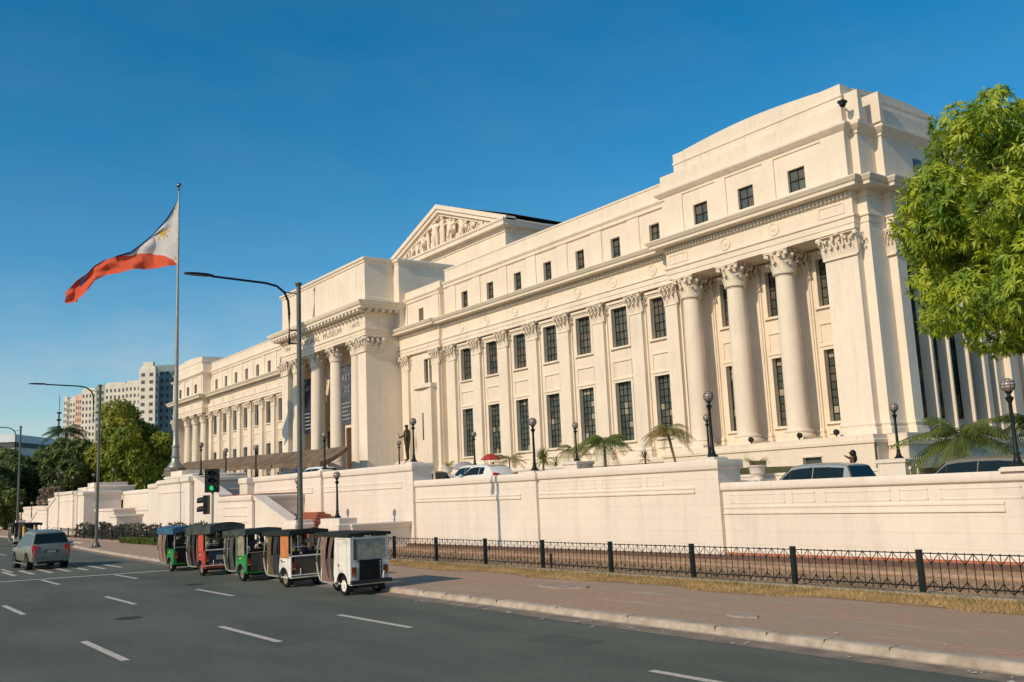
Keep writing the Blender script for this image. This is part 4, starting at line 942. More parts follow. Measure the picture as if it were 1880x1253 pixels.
for i in range(len(xs3)-1): mb.f.append((2*i, 2*i+2, 2*i+3, 2*i+1)); mb.mi.append(0)
struct(mb.build('lawn', LAWN, smooth=False))
gw = thing('garden_wall', 'low cream garden wall between the driveway and the museum front', 'wall', (CX, 37.5, 3))
for g in (lambda x: x, mir):
    for a, b, t in ((-34, -22.6, 3.1), (-45, -34, 3.72), (-56.3, -45, 4.2), (-80, -56.3, 4.3)):
        a, b = rng(g(a), g(b)); mb = MB(); mb.ring(a, b, 37.5, 37.9, [(0, 1.2), (0, t-0.16), (0.06, t-0.12), (0.06, t)]); mb.build('wall_section', BASET, gw)
    for x, z in ((-23.2, 3.46), (-34.0, 3.95), (-44.8, 4.42), (-56.1, 4.7), (-67, 4.8)):
        a, b = rng(g(x-0.75), g(x+0.55)); mb = MB(); mb.ring(a, b, 37.2, 38.5, [(0, 1.2), (0, z-0.22), (0.08, z-0.16), (0.08, z-0.05), (0, z)]); mb.build('pedestal', BASET, gw)
mb = MB(); mb.box(-22.9, -22.5, 37.9, 46, 1.2, 3.2); mb.build('wall_section', BASET, gw)
tag(MB().ring(-23.3, -20.0, 44.6, 46.9, [(0, 1.5), (0, 3.1), (0.08, 3.16), (0.08, 3.3)]).build('basement_porch', BASET, None, origin=(-21.6, 45.5, 1.5)), 'low square cream porch block under the shaded side front', 'porch')

# ================================================================== GLOBE LAMPS
def globe_lamp():
    t = thing('globe_lamp', 'x', 'lamp post')
    mb = MB(); mb.lathe(0, 0, [(0.20, 0), (0.20, 0.05), (0.13, 0.10), (0.10, 0.18), (0.075, 0.30), (0.085, 0.34), (0.066, 0.40), (0.050, 1.72), (0.060, 1.76), (0.10, 1.84), (0.115, 1.88), (0.055, 1.92), (0.05, 1.98), (0.10, 2.03), (0.10, 2.05)], 14); mb.build('post', IRON, t)
    mb = MB(); mb.ball((0, 0, 2.22), 0.185, 18, 12); gl = mb.build('globe', GLOBE, t, ang=80)
    mb = MB()
    for a in range(4):
        c = [(0.192*cos(pi*k/12)*cos(a*pi/4)*1.0, 0.192*cos(pi*k/12)*sin(a*pi/4), 2.22+0.192*sin(pi*k/12)) for k in range(-6, 19)]
        mb.tube(c, 0.006, 4)
    for z in (-0.09, 0, 0.09): r = sqrt(0.192**2-z*z); mb.tube([(r*cos(2*pi*k/18), r*sin(2*pi*k/18), 2.22+z) for k in range(19)], 0.006, 4)
    mb.build('guard', IRON, gl); return t
gl = globe_lamp(); G1 = 'globe lamp posts on the front wall'; G2 = 'globe lamp posts along the garden wall'
names = [(-12.7, 26.3, 2.86, 1.0, 'rightmost and nearest globe lamp post, at the right edge above the parked car', G1),
 (-23.56, 26.3, 3.70, 1, 'tall globe lamp post on the wall step left of the pale stone urn', G1), (-34.27, 26.3, 3.66, 1, 'globe lamp post on the wall beside the bushy yellow green plant', G1),
 (-45.11, 26.3, 4.6, 1, 'globe lamp post on the wall directly beside the bronze statue', G1), (-56.5, 26.3, 4.68, 1, 'globe lamp post on the wall before the right end of the tan awning', G1),
 (-68.2, 26.2, 4.6, 1, 'globe lamp post on the wall pier right of the people on the landing', G1), (-75.8, 26.6, 4.84, 1, 'globe lamp post just above the green traffic light', G1), (-69.4, 22.5, 4.9, 1, 'globe lamp post at the top of the sloping stair parapet right of the flagpole', G1),
 (-46.0, 22.1, 1.8, 1, 'globe lamp post on the low pedestal right of the red steps', G1), (-51.75, 22.4, 1.7, 1, 'globe lamp post at the foot of the sloping parapet left of the red steps', G1),
 (-23.2, 37.7, 3.46, 1, 'globe lamp post in front of the shaded pier at the pavilion corner', G2), (-34.0, 37.7, 3.95, 1, 'small globe lamp post close behind the taller one by the thin palm', G2),
 (-44.8, 37.7, 4.42, 1, 'globe lamp post behind the wall between the drooping plant and the big palm', G2), (-56.1, 37.7, 4.7, 1, 'globe lamp post behind the white parked cars', G2), (-67, 37.7, 4.8, 1, 'small globe lamp post against the shaded portico side wall', G2)]
ll = ['left of the flagpole, standing before the big round tree', 'further left of the flagpole in front of the dark trees', 'far left above the low white wall', 'far left above the wall end']
for i, (x, y, z) in enumerate(((mir(-69.4), 22.5, 4.9), (mir(-75.8), 26.6, 4.84), (mir(-68.2), 26.2, 4.6), (mir(-56.5), 26.3, 4.68), (mir(-46), 22.1, 1.8), (mir(-51.75), 22.4, 1.7), (mir(-45.11), 26.3, 4.6), (mir(-34.27), 26.3, 3.66), (mir(-67), 37.7, 4.8), (mir(-56.1), 37.7, 4.7))):
    lb = ['globe lamp post on the distant stair parapet left of the flagpole', 'distant globe lamp post on the terrace block before the round tree', 'distant globe lamp post behind the stair recess before the round tree', 'distant globe lamp post over the far wall among dark trees', 'distant globe lamp post at the foot of the far stair beside the street pole', 'distant globe lamp post on the far low pedestal above the parked car', 'far globe lamp post over the lower end of the white wall', 'farthest globe lamp post at the left end of the white wall', 'distant globe lamp post on the garden wall before the round tree', 'distant globe lamp post on the garden wall left of the round tree'][i]
    names.append((x, y, z, 1, lb, 'distant globe lamp posts left of the flagpole'))
for i, (x, y, z, s, lb, gr) in enumerate(names): place(gl, (x, y, z), 0, lb, gr, first=(i == 0))

# ================================================================== FLAGPOLE AND FLAG
FX, FY = -94.05, 28.0
t = thing('flagpole', 'tall tapering steel flagpole with ball finial on a granite pedestal', 'flagpole', (FX, FY, 3.7))
mb = MB(); mb.lathe(FX, FY, [(0.95, 3.7), (0.95, 6.1), (1.05, 6.15), (1.05, 6.4), (0.85, 6.5)], 8); mb.build('pedestal', mat('granite', (0.20, 0.18, 0.15), 0.7, scale=6), t)
mb = MB(); mb.lathe(FX, FY, [(0.75, 6.5), (0.7, 6.65), (0.42, 7.0), (0.36, 7.4), (0.46, 7.5), (0.36, 7.6), (0.32, 8.4), (0.40, 8.5), (0.28, 8.7), (0.23, 10), (0.07, 34.3), (0.05, 34.6)], 16); mb.build('pole', mat('grey_pole', (0.36, 0.36, 0.32), 0.4, 0.4, scale=1), t)
mb = MB(); mb.lathe(FX, FY, [(0.03, 34.55), (0.18, 34.65), (0.18, 34.7), (0.04, 34.8)], 12); mb.ball((FX, FY, 35.15), 0.27, 14, 10); mb.build('finial', mat('finial_metal', (0.2, 0.24, 0.22), 0.3, 0.8), t)
# flag: grid of v (top -> bottom) x u (hoist -> fly) streaming towards the street
FLAGC = bpy.data.materials.new('flag_cloth')
# control points: for each u a (y, z_top, z_bot, x bend)
ctl = [(0.00, 28.00, 33.80, 26.81, 0.0), (0.06, 27.72, 33.09, 26.80, -0.30), (0.14, 27.09, 31.77, 26.75, -0.75), (0.24, 26.24, 30.36, 26.65, -1.9), (0.34, 25.22, 29.27, 26.65, -2.7), (0.44, 24.25, 28.42, 26.54, -3.1), (0.54, 23.13, 28.18, 26.25, -3.9), (0.63, 22.24, 27.95, 26.25, -4.9), (0.72, 21.37, 27.38, 25.68, -5.5), (0.81, 20.62, 26.48, 24.34, -5.9), (0.90, 19.91, 25.81, 23.50, -6.9), (1.0, 19.15, 24.65, 23.50, -7.5)]
def interp(u):
    for a, b in zip(ctl, ctl[1:]):
        if u <= b[0]+1e-9:
            t_ = (u-a[0])/(b[0]-a[0]); t_ = t_*t_*(3-2*t_)*0.5+t_*0.5; return [a[k]+(b[k]-a[k])*t_ for k in range(1, 5)]
    return list(ctl[-1][1:])
NU, NV = 230, 96
mb = MB()
for i in range(NU+1):
    u = i/NU; y, zt, zb, bx = interp(u)
    for j in range(NV+1):
        v = j/NV
        # upper (blue) part folds back over and away, lower part faces the camera
        fold = min(1.0, u/0.22)
        vv = v
        s_ = min(1.0, 0.74+0.45*u)*fold
        # compress the blue half to the back
        if v < 0.5: zz = zt-(zt-zb)*(0.5*v/0.5*(1-s_*0.97)); xo = -0.45*fold*sin(pi*v)-0.25*(0.5-v)*fold
        else: zz = zt-(zt-zb)*(0.5*(1-s_*0.97)+(0.5+0.5*s_*0.97)*(v-0.5)/0.5); xo = -0.45*fold*sin(pi*v)+0.3*fold*(v-0.5)
        rip = 0.16*sin(9*v*2+14*u)*fold+0.30*sin(19*u-7*v)*min(1, u*4)+0.10*sin(41*u+16*v)*min(1, u*3)
        drag = 0.0
        if v < 0.5: zz -= 2.2*math.exp(-((u-0.88)/0.05)**2)*max(0, 1-3*v); xo -= 0.35*(v < 0.5)*min(1, u*3)
        yy = y-0.35*sin(3.0*v+5*u)*0.3
        yy += (1-v)*0.0
        mb.v.append((FX+bx+xo+rip, yy, zz-0.05*sin(12*u)))
for i in range(NU):
    for j in range(NV):
        u, v = (i+0.5)/NU, (j+0.5)/NV; a = i*(NV+1)+j
        tri = u < 0.50*(1-abs(v-0.5)*2)
        if tri:
            cu, cv = u-0.155, (v-0.5)*0.5; rr = sqrt(cu*cu+cv*cv); an = atan2(cv, cu)
            mi = 2
            if rr < 0.030 or (rr < 0.062 and cos(8*an) > 0.45): mi = 3
            for su, sv in ((0.035, 0.10), (0.035, 0.90), (0.39, 0.5)):
                if sqrt((u-su)**2+((v-sv)*0.5)**2) < 0.014: mi = 3
        else: mi = 0 if v < 0.5 else 1
        mb.f.append((a, a+1, a+NV+2, a+NV+1)); mb.mi.append(mi)
def cloth_mat(name, col):
    return mat(name, col, 0.8, scale=2, var=0.06, transl=0.35)
t = mb.build('flag', [cloth_mat('flag_blue', (0.03, 0.06, 0.22)), cloth_mat('flag_red', (0.82, 0.13, 0.06)), cloth_mat('flag_white', (0.78, 0.74, 0.70)), cloth_mat('flag_gold', (0.72, 0.46, 0.10))], None, ang=180, origin=(FX, FY, 30))
tag(t, 'large red, white and blue flag streaming left from the top of the flagpole', 'flag')

# ================================================================== STATUES, AWNING
def statue(x, label, first=True):
    t = thing('statue', label, 'statue', (x, 45.8, 3.5), 'bronze statues flanking the portico')
    mb = MB(); mb.ring(x-0.75, x+0.75, 45.05, 46.55, [(0.15, 3.5), (0.15, 3.9), (0, 4.0), (0, 5.7), (0.12, 5.8), (0.12, 5.98), (0.02, 6.05)]); mb.build('pedestal', TRIM, t)
    J, E, R = human('stand', rh=(-0.22, -0.36, 1.12), lh=(0.30, -0.04, 0.84)); R = [(r[0]*1.12, r[1]*1.15) if isinstance(r, tuple) else r*1.2 for r in R]
    b = figure('figure', J, E, R, [BRONZE], lambda c: 0, t, (x, 45.8, 6.05), -0.75, 2.12)
    mb = MB(); mb.lathe(0, 0, [(0.15, 0.78), (0.17, 0.84), (0.21, 1.0), (0.22, 1.3), (0.16, 1.42), (0.09, 1.47)], 14); mb.v = [(v[0]*1.05, v[1]*0.75, v[2]) for v in mb.v]
    c = mb.build('coat', BRONZE, None); c.parent = b
    mb = MB(); mb.tube([(-0.22, -0.38, 1.12), (-0.28, -0.50, 1.34)], 0.014, 6); c = mb.build('scroll', BRONZE, None); c.parent = b
    return t
statue(-79.75, 'bronze standing statue holding out a scroll beside the globe lamp, right of the portico')
statue(mir(-79.75), 'distant bronze standing statue rising above the awning left of the portico')

aw = thing('awning', 'long tan cloth awning with sagging edge stretched in front of the portico', 'awning', (-108, 40, 3.7))
CANV = mat('tan_canvas', (0.25, 0.175, 0.115), 0.9, scale=0.7, var=0.2, transl=0.15)
mb = MB(); nx_, ny_ = 60, 8
for i in range(nx_+1):
    u = i/nx_; x = -83-50*u
    sag = 0.10*sin(pi*((u*5) % 1))
    for j in range(ny_+1):
        v = j/ny_; y = 38.2+2.9*v; z0 = 6.35+1.35*u; z1 = 7.75+0.95*u
        z = z0+(z1-z0)*(v**1.5)-sag*(1-v)+0.02*sin(40*u)
        mb.v.append((x, y-0.0, z))
for i in range(nx_):
    for j in range(ny_): a = i*(ny_+1)+j; mb.f.append((a, a+ny_+1, a+ny_+2, a+1)); mb.mi.append(0)
o_ = len(mb.v)
for i in range(nx_+1):
    a = i*(ny_+1); v = mb.v[a]; mb.v.append((v[0], v[1]-0.04, v[2]-0.42-0.04*sin(i*1.7)))
for i in range(nx_): mb.f.append((i*(ny_+1), o_+i, o_+i+1, (i+1)*(ny_+1))); mb.mi.append(0)
# end flap
o2 = len(mb.v)
for j in range(ny_+1): v = mb.v[j]; mb.v.append((v[0]+0.02, v[1], v[2]-0.5*(1-0.3*j/ny_)))
for j in range(ny_): mb.f.append((j, j+1, o2+j+1, o2+j)); mb.mi.append(0)
mb.build('canvas', CANV, aw)
mb = MB()
for u in (0.0, 0.25, 0.5, 0.75, 1.0):
    x = -83.2-49.6*u; mb.tube([(x, 38.3, 3.6), (x, 38.3, 6.3+1.3*u)], 0.05, 6); mb.tube([(x, 41.0, 3.6), (x, 41.0, 7.7+0.95*u)], 0.05, 6); mb.tube([(x, 38.3, 5.8+1.3*u), (x, 41.0, 6.6+0.95*u)], 0.035, 6)
    mb.tube([(x, 38.3, 5.3+1.3*u), (x-1.2, 38.3, 6.2+1.3*u)], 0.03, 5)
mb.build('frame', mat('white_frame', (0.6, 0.55, 0.48), 0.6), aw)

# ================================================================== STREET FURNITURE
def street_lamp():
    t = thing('street_lamp', 'x', 'street lamp')
    mb = MB(); mb.tube([(0, 0, 0), (0, 0, 5.5), (0, 0, 11.4)], 0.108, 14, r1=0.092); mb.lathe(0, 0, [(0.095, 11.35), (0.14, 11.42), (0.14, 11.5), (0.05, 11.52)], 12); mb.build('pole', STEEL, t)
    mb = MB(); mb.box(-0.32, 0.32, -0.32, 0.32, 0.0, 0.03); mb.lathe(0, 0, [(0.24, 0.03), (0.20, 0.25), (0.16, 0.32)], 12)
    for a in range(4): mb.lathe(0.25*cos(a*pi/2+pi/4), 0.25*sin(a*pi/2+pi/4), [(0.03, 0.03), (0.03, 0.12)], 6)
    for a in range(4): c_, s_ = cos(a*pi/2), sin(a*pi/2); mb.add([(0.15*c_, 0.15*s_, 0.03), (0.30*c_, 0.30*s_, 0.03), (0.15*c_, 0.15*s_, 0.42), (0.15*c_-0.02*s_, 0.15*s_+0.02*c_, 0.03), (0.30*c_-0.02*s_, 0.30*s_+0.02*c_, 0.03), (0.15*c_-0.02*s_, 0.15*s_+0.02*c_, 0.42)], [(0, 1, 2), (3, 5, 4), (0, 3, 4, 1), (1, 4, 5, 2)])
    mb.build('base_plate', STEEL, t)
    p = [(0, -0.42, 8.9), (0, -0.42, 10.2), (0, -0.46, 10.7), (0, -0.62, 11.05), (0, -0.95, 11.28), (0, -1.4, 11.36), (0, -3.6, 11.42)]
    mb = MB(); mb.tube(p, 0.055, 8, r1=0.045); mb.tube([(0, -0.1, 8.95), (0, -0.42, 8.95)], 0.03, 6); mb.tube([(0, -0.1, 9.5), (0, -0.42, 9.5)], 0.03, 6); mb.tube([(0, -0.1, 11.05), (0, -0.6, 11.05)], 0.025, 6)
    mb.build('arm', IRON, t)
    mb = MB(); prof = [(-3.55, 0.06, 0.05), (-3.8, 0.13, 0.07), (-4.3, 0.16, 0.06), (-4.65, 0.12, 0.03)]
    o = 0
    for y, w, h in prof: mb.v += [(-w, y, 11.43-h*0.4), (w, y, 11.43-h*0.4), (w*0.8, y, 11.43+h), (-w*0.8, y, 11.43+h)]
    for i in range(3):
        for k in range(4): mb.f.append((i*4+k, i*4+(k+1) % 4, i*4+4+(k+1) % 4, i*4+4+k)); mb.mi.append(0)
    mb.f += [(3, 2, 1, 0), (12, 13, 14, 15)]; mb.mi += [0, 0]
    mb.build('lamp_head', IRON, t); return t
sl_ = street_lamp(); GS = 'tall single-arm street lamps along the pavement'
for i, (x, y, lb) in enumerate(((-35.6, 15.5, 'nearest tall street lamp, rising behind the parked tricycles'), (-71.9, 16.0, 'middle street lamp beside the grey car, with its base on the pavement'), (-109.0, 16.6, 'far street lamp at the left edge of the view'), (-146, 17.5, 'farthest small street lamp beyond the left trees'))):
    place(sl_, (x, y, 0.15), 0, lb, GS, first=(i == 0))

def traffic_light():
    x, y = -43.35, 14.6
    t = thing('traffic_light', 'black traffic light on a slim pole showing green', 'traffic light', (x, y, 0.15))
    mb = MB(); mb.tube([(x, y, 0.15), (x, y, 3.35)], 0.055, 10, mi=0); mb.build('pole', mat('pole_paint', (0.42, 0.38, 0.32), 0.6, scale=3), t)
    # head faces the traffic coming along the road (+x, slightly towards the camera)
    a = -0.62; M = Matrix.Translation((x, y, 3.35)) @ Matrix.Rotation(a, 4, 'Z')
    mb = MB(); mb.box(-0.12, 0.12, -0.29, 0.29, 0.0, 1.02); mb.box(0.12, 0.125, -0.33, 0.33, -0.03, 1.05); mb.xf(M); h = mb.build('signal_head', BLACK, t)
    GREEN = mat('signal_green', (0.02, 0.5, 0.15), 0.3, emit=(0.02, 0.85, 0.22), estr=0.75); OFF = mat('signal_off', (0.03, 0.028, 0.022), 0.25)
    for k, m in ((0.18, GREEN), (0.51, OFF), (0.84, OFF)):
        mb = MB(); mb.lathe(0, k, [(0.112, 0.125), (0.10, 0.15), (0.06, 0.165), (0.005, 0.17)], 18, axis='x'); mb.xf(M); mb.build('lens', m, h)
        mb = MB(); n = 16
        for i in range(n+1):
            an = -0.35+(pi+0.7)*i/n; mb.v += [(0.125, 0.135*cos(an), k+0.135*sin(an)), (0.30, 0.132*cos(an), k+0.132*sin(an)-0.02), (0.30, 0.138*cos(an), k+0.138*sin(an)-0.02), (0.125, 0.142*cos(an), k+0.142*sin(an))]
        for i in range(n):
            for j in range(4): mb.f.append((4*i+j, 4*i+(j+1) % 4, 4*i+4+(j+1) % 4, 4*i+4+j)); mb.mi.append(0)
        mb.xf(M); mb.build('visor', BLACK, h)
    M = Matrix.Translation((x-0.28, y-0.18, 2.35)) @ Matrix.Rotation(a-pi/2, 4, 'Z')
    mb = MB(); mb.box(-0.10, 0.10, -0.2, 0.2, 0.0, 0.86); mb.tube([(0, 0.1, 0.4), (0, 0.36, 0.4)], 0.03); mb.xf(M); h2 = mb.build('signal_head', BLACK, t)
    for k in (0.22, 0.62):
        mb = MB(); n = 16
        for i in range(n+1):
            an = -0.5+(pi+1.0)*i/n; mb.v += [(0.10, 0.17*cos(an), k+0.17*sin(an)), (0.40, 0.155*cos(an), k+0.155*sin(an)-0.03), (0.40, 0.165*cos(an), k+0.165*sin(an)-0.03), (0.10, 0.18*cos(an), k+0.18*sin(an))]
        for i in range(n):
            for j in range(4): mb.f.append((4*i+j, 4*i+(j+1) % 4, 4*i+4+(j+1) % 4, 4*i+4+j)); mb.mi.append(0)
        mb.xf(M); mb.build('visor', BLACK, h2)
traffic_light()
# iron fence
def fence(x0, n, label, Y=19.92, bay=3.43):
    t = thing('fence', label, 'fence', (x0, Y, 0.15), 'dark iron fences along the pavement')
    def panel():
        mb = MB(); k = 17; w = bay-0.16; r = 0.010
        for z in (0.30-0.15, 0.92-0.15): mb.tube([(0.08, 0, z), (0.08+w, 0, z)], 0.012, 5)
        for i in range(1, k): x = 0.08+w*i/k; top = 0.80 if i % 2 else 0.80; mb.tube([(x, 0, 0.08), (x, 0, top)], r, 5)
        for i in range(k):
            xa, xb = 0.08+w*i/k, 0.08+w*(i+1)/k
            za, zb = (0.80, 0.60) if i % 2 == 0 else (0.60, 0.80)
            mb.tube([(xa, -0.01, za-0.02), (xb, -0.01, zb-0.02)], r, 4)
            za, zb = (0.08, 0.26) if i % 2 == 0 else (0.26, 0.08)
            mb.tube([(xa, -0.01, za), (xb, -0.01, zb)], r*1.2, 4)
        for i in range(1, k, 2):
            x = 0.08+w*i/k; mb.ball((x, -0.012, 0.585), 0.026, 6, 4); mb.ball((x, -0.012, 0.25), 0.024, 6, 4)
        mb.xf(Matrix.Translation((x0, Y, 0.15)) @ Matrix.Diagonal((1, 1, 1.155, 1))); return mb.build('panel', IRON, t)
    def post():
        mb = MB(); mb.box(x0-0.055, x0+0.055, Y-0.055, Y+0.055, 0.13, 1.10); mb.box(x0-0.063, x0+0.063, Y-0.063, Y+0.063, 1.10, 1.115); return mb.build('post', DKGREEN, t)
    p0, q0 = panel(), post()
    for i in range(1, n+1):
        q = q0.copy(); COL.objects.link(q); q.parent = t; q.location = (bay*i, 0, 0)
        if i < n: p = p0.copy(); COL.objects.link(p); p.parent = t; p.location = (bay*i, 0, 0); p.rotation_euler = (random.uniform(-0.012, 0.012), 0, random.uniform(-0.002, 0.002)); q.rotation_euler = (random.uniform(-0.012, 0.012), random.uniform(-0.01, 0.01), 0)
    return t
fence(-12.02-3.43*11, 14, 'dark iron fence with zigzag rails in front of the long white wall on the right')
fence(-12.02-3.43*27, 15, 'dark iron fence with shrubs behind it, left of the parked tricycles')
# rusty bent rod and conduit behind the fence
o = MB().tube([(-25.9, 20.4, 0.15), (-25.9, 20.4, 0.62)], 0.05, 8).build('bollard', DKGREEN, None, origin=(-25.9, 20.4, 0.15)); tag(o, 'short dark pipe stub standing behind the fence near its middle', 'bollard')

# ================================================================== VEHICLES
def car(name, label, L_, Wd, H, paint, loc, rz, cat='car', group=None, kind='suv', far=False):
    """nose towards local -x"""
    t = thing(name, label, cat, (0, 0, 0), group)
    hw = Wd/2
    zb = H*0.57 if kind != 'sedan' else H*0.60; gnd = 0.36 if kind == 'suv' else 0.20
    if kind == 'suv': st = [(-0.50, 0.42, 0.50, 0.84), (-0.485, 0.45, 0.54, 0.92), (-0.40, 0.535, 0.56, 0.98), (-0.25, zb/H-0.02, 0.61, 1.0), (-0.225, zb/H, 0.62, 1.0), (-0.10, zb/H, 0.955, 1.0), (0.0, zb/H, 0.99, 1.0), (0.12, zb/H, 1.0, 1.0), (0.27, zb/H+0.01, 0.985, 0.995), (0.40, zb/H+0.02, 0.95, 0.98), (0.425, zb/H+0.02, 0.93, 0.97), (0.475, zb/H+0.01, 0.64, 0.95), (0.492, 0.52, 0.55, 0.93), (0.50, 0.46, 0.50, 0.90)]
    else: st = [(-0.50, 0.38, 0.45, 0.82), (-0.48, 0.42, 0.51, 0.92), (-0.38, 0.52, 0.57, 0.98), (-0.24, zb/H-0.02, 0.63, 1.0), (-0.21, zb/H, 0.64, 1.0), (-0.07, zb/H, 0.96, 1.0), (0.02, zb/H, 1.0, 1.0), (0.14, zb/H, 0.995, 1.0), (0.24, zb/H+0.01, 0.96, 0.99), (0.34, zb/H+0.03, 0.90, 0.97), (0.40, zb/H+0.03, 0.72, 0.95), (0.46, 0.60, 0.66, 0.93), (0.49, 0.50, 0.55, 0.92), (0.50, 0.42, 0.48, 0.88)]
    mb = MB(); K = 9; rows = []
    for fx, b, tp, wf in st:
        x = fx*L_; w = hw*wf; cab = tp > b/1.0*1.12 and tp > 0.7
        tw = w*(1-0.30*(tp-b)/(1-zb/H)) if tp > b+0.03 else w*0.9
        zb_, zt = b*H, tp*H
        row = [(x, 0.0, gnd), (x, w*0.88, gnd), (x, w*0.97, gnd+0.06), (x, w*1.0, zb_*0.62), (x, w*0.975, zb_-0.04), (x, w*0.955, zb_), (x, tw*1.0, zt-0.045*H if tp > b+0.03 else zb_+0.6*(zt-zb_)), (x, tw*0.86, zt-0.008*H), (x, 0, zt+0.006*H)]
        rows.append(row)
    n = len(rows); half = K
    for row in rows:
        for p in row: mb.v.append(p)
        for p in row[1:-1]: mb.v.append((p[0], -p[1], p[2]))
    per = K+K-2
    def idx(i, k, side): return i*per+k if side > 0 or k in (0, K-1) else i*per+K+(k-1)
    for i in range(n-1):
        for k in range(K-1):
            for sd_ in (1, -1):
                q = (idx(i, k, sd_), idx(i+1, k, sd_), idx(i+1, k+1, sd_), idx(i, k+1, sd_))
                mb.f.append(q if sd_ > 0 else q[::-1]); mb.mi.append(0)
    for i in (0, n-1):
        ring_ = [idx(i, k, 1) for k in range(K)]+[idx(i, k, -1) for k in range(K-2, 0, -1)]
        mb.f.append(tuple(ring_ if i else ring_[::-1])); mb.mi.append(0)
    body = mb.build('body', paint, t, ang=28)
    # glazing just proud of the shell
    g = MB(); e = 0.006
    def lerp(a, b, t_): return tuple(a[q]+(b[q]-a[q])*t_ for q in range(3))
    cabs = [i for i in range(n) if st[i][2] > 0.9]; c0, c1 = cabs[0], cabs[-1]
    for sd_ in (1, -1):
        def pt(i, lo, f): r_ = rows[i]; p = lerp(r_[5], r_[6], f); return (p[0], sd_*(p[1]+e), p[2])
        segs = []
        m0, m1 = c0-1, min(c1+1, n-3)
        # side windows: front triangle, doors and quarter glass
        spans = [(c0, c0+1), (c0+1, c0+2), (c0+2, c0+3)] + ([(c0+3, c0+4)] if c0+4 <= c1 else [])
        g.add([pt(m0, 0, 0.1), pt(c0, 0, 0.08), pt(c0, 0, 0.86)], [(0, 1, 2)] if sd_ > 0 else [(2, 1, 0)])
        for a, b_ in spans:
            A, B, C, D = pt(a, 0, 0.08), pt(b_, 0, 0.08), pt(b_, 0, 0.88), pt(a, 0, 0.86)
            f0_, f1_ = (0.0, 0.93) if a == c0+1 else (0.0, 1.0) if a != c0 else (0.02, 1.0)
            A2, B2, C2, D2 = lerp(A, B, f0_), lerp(A, B, f1_), lerp(D, C, f1_), lerp(D, C, f0_)
            g.add([A2, B2, C2, D2], [(0, 1, 2, 3)] if sd_ > 0 else [(3, 2, 1, 0)])
    a, b_ = rows[c0-1], rows[c0]
    f0 = lambda r_, w_, z_: (r_[6][0]-e, w_*r_[6][1], z_)
    g.add([(a[6][0]+0.03-e, -a[6][1]*0.9, a[8][2]+0.03), (a[6][0]+0.03-e, a[6][1]*0.9, a[8][2]+0.03), (b_[6][0]-0.10, b_[6][1]*0.9, b_[8][2]-0.09), (b_[6][0]-0.10, -b_[6][1]*0.9, b_[8][2]-0.09)], [(0, 1, 2, 3)])
    a, b_ = rows[c1], rows[c1+1]
    dx = b_[6][0]-a[6][0]; q = lambda f, w_: (a[8][0]+dx*f+0.012, w_*(a[6][1]+(b_[6][1]-a[6][1])*f)*0.93, a[8][2]+(b_[8][2]-a[8][2])*f+0.012)
    g.add([q(0.14, -1), q(0.14, 1), q(0.96, 1), q(0.96, -1)], [(0, 3, 2, 1)])
    g.build('window', mat('car_glass', (0.012, 0.022, 0.022), 0.12, spec=0.35, var=0.1), t, smooth=False)
    # wheels with dark arches
    wr = 0.36 if kind == 'suv' else 0.31
    for fx in (-0.31, 0.29):
        for sd_ in (1, -1):
            x = fx*L_
            mb = MB(); mb.lathe(x, wr+0.05, [(wr+0.07, sd_*(hw*0.72)), (wr+0.07, sd_*(hw*1.005))], 20, axis='y'); mb.build('wheel_arch', RUBBER, t)
            mb = MB(); mb.lathe(x, wr, [(wr*0.62, sd_*hw*0.80), (wr*0.95, sd_*hw*0.80), (wr, sd_*hw*0.85), (wr, sd_*hw*0.97), (wr*0.94, sd_*hw*1.01), (wr*0.66, sd_*hw*1.015)], 22, axis='y'); w = mb.build('wheel', RUBBER, t)
            mb = MB(); mb.lathe(x, wr, [(wr*0.66, sd_*hw*1.01), (wr*0.60, sd_*hw*1.02), (wr*0.55, sd_*hw*0.98), (0.02, sd_*hw*0.97)], 20, axis='y')
            for a_ in range(5): an = a_*2*pi/5; mb.add([(x+0.06*cos(an+1.2), sd_*hw*1.01, wr+0.06*sin(an+1.2)), (x+wr*0.6*cos(an+0.14), sd_*hw*1.018, wr+wr*0.6*sin(an+0.14)), (x+wr*0.6*cos(an-0.14), sd_*hw*1.018, wr+wr*0.6*sin(an-0.14)), (x+0.06*cos(an-1.2), sd_*hw*1.01, wr+0.06*sin(an-1.2))], [(0, 1, 2, 3)])
            mb.build('rim', mat('alloy', (0.5, 0.48, 0.42), 0.3, 0.7), w)
    RL = mat('tail_light', (0.55, 0.02, 0.015), 0.2, spec=0.6); xr = L_*0.503
    for sd_ in (1, -1):
        mb = MB(); pts = [(hw*0.60, zb+0.06), (hw*0.66, zb-0.10), (hw*0.78, zb-0.16), (hw*0.80, zb-0.48), (hw*0.88, zb-0.48), (hw*0.925, zb-0.12), (hw*0.91, zb+0.10)]
        o0 = [(0.44*L_, sd_*(p[0]+0.01), p[1]) for p in pts]; o1 = [((0.506 if p[1] < zb-0.1 else 0.503 if p[1] < zb else 0.496)*L_-(0.03 if p[0] > hw*0.86 else 0), sd_*p[0], p[1]) for p in pts]; m_ = len(pts)
        mb.add(o1+o0, [tuple(range(m_))]+[(i, (i+1) % m_, m_+(i+1) % m_, m_+i) for i in range(m_)]); mb.build('tail_light', RL, t, smooth=False)
        mb = MB(); mb.box(-0.495*L_, -0.46*L_, sd_*hw*0.60 if sd_ > 0 else -hw*0.92, sd_*hw*0.92 if sd_ > 0 else -hw*0.60, zb*0.78, zb*0.90); mb.build('headlight', mat('headlight', (0.5, 0.5, 0.48), 0.1), t)
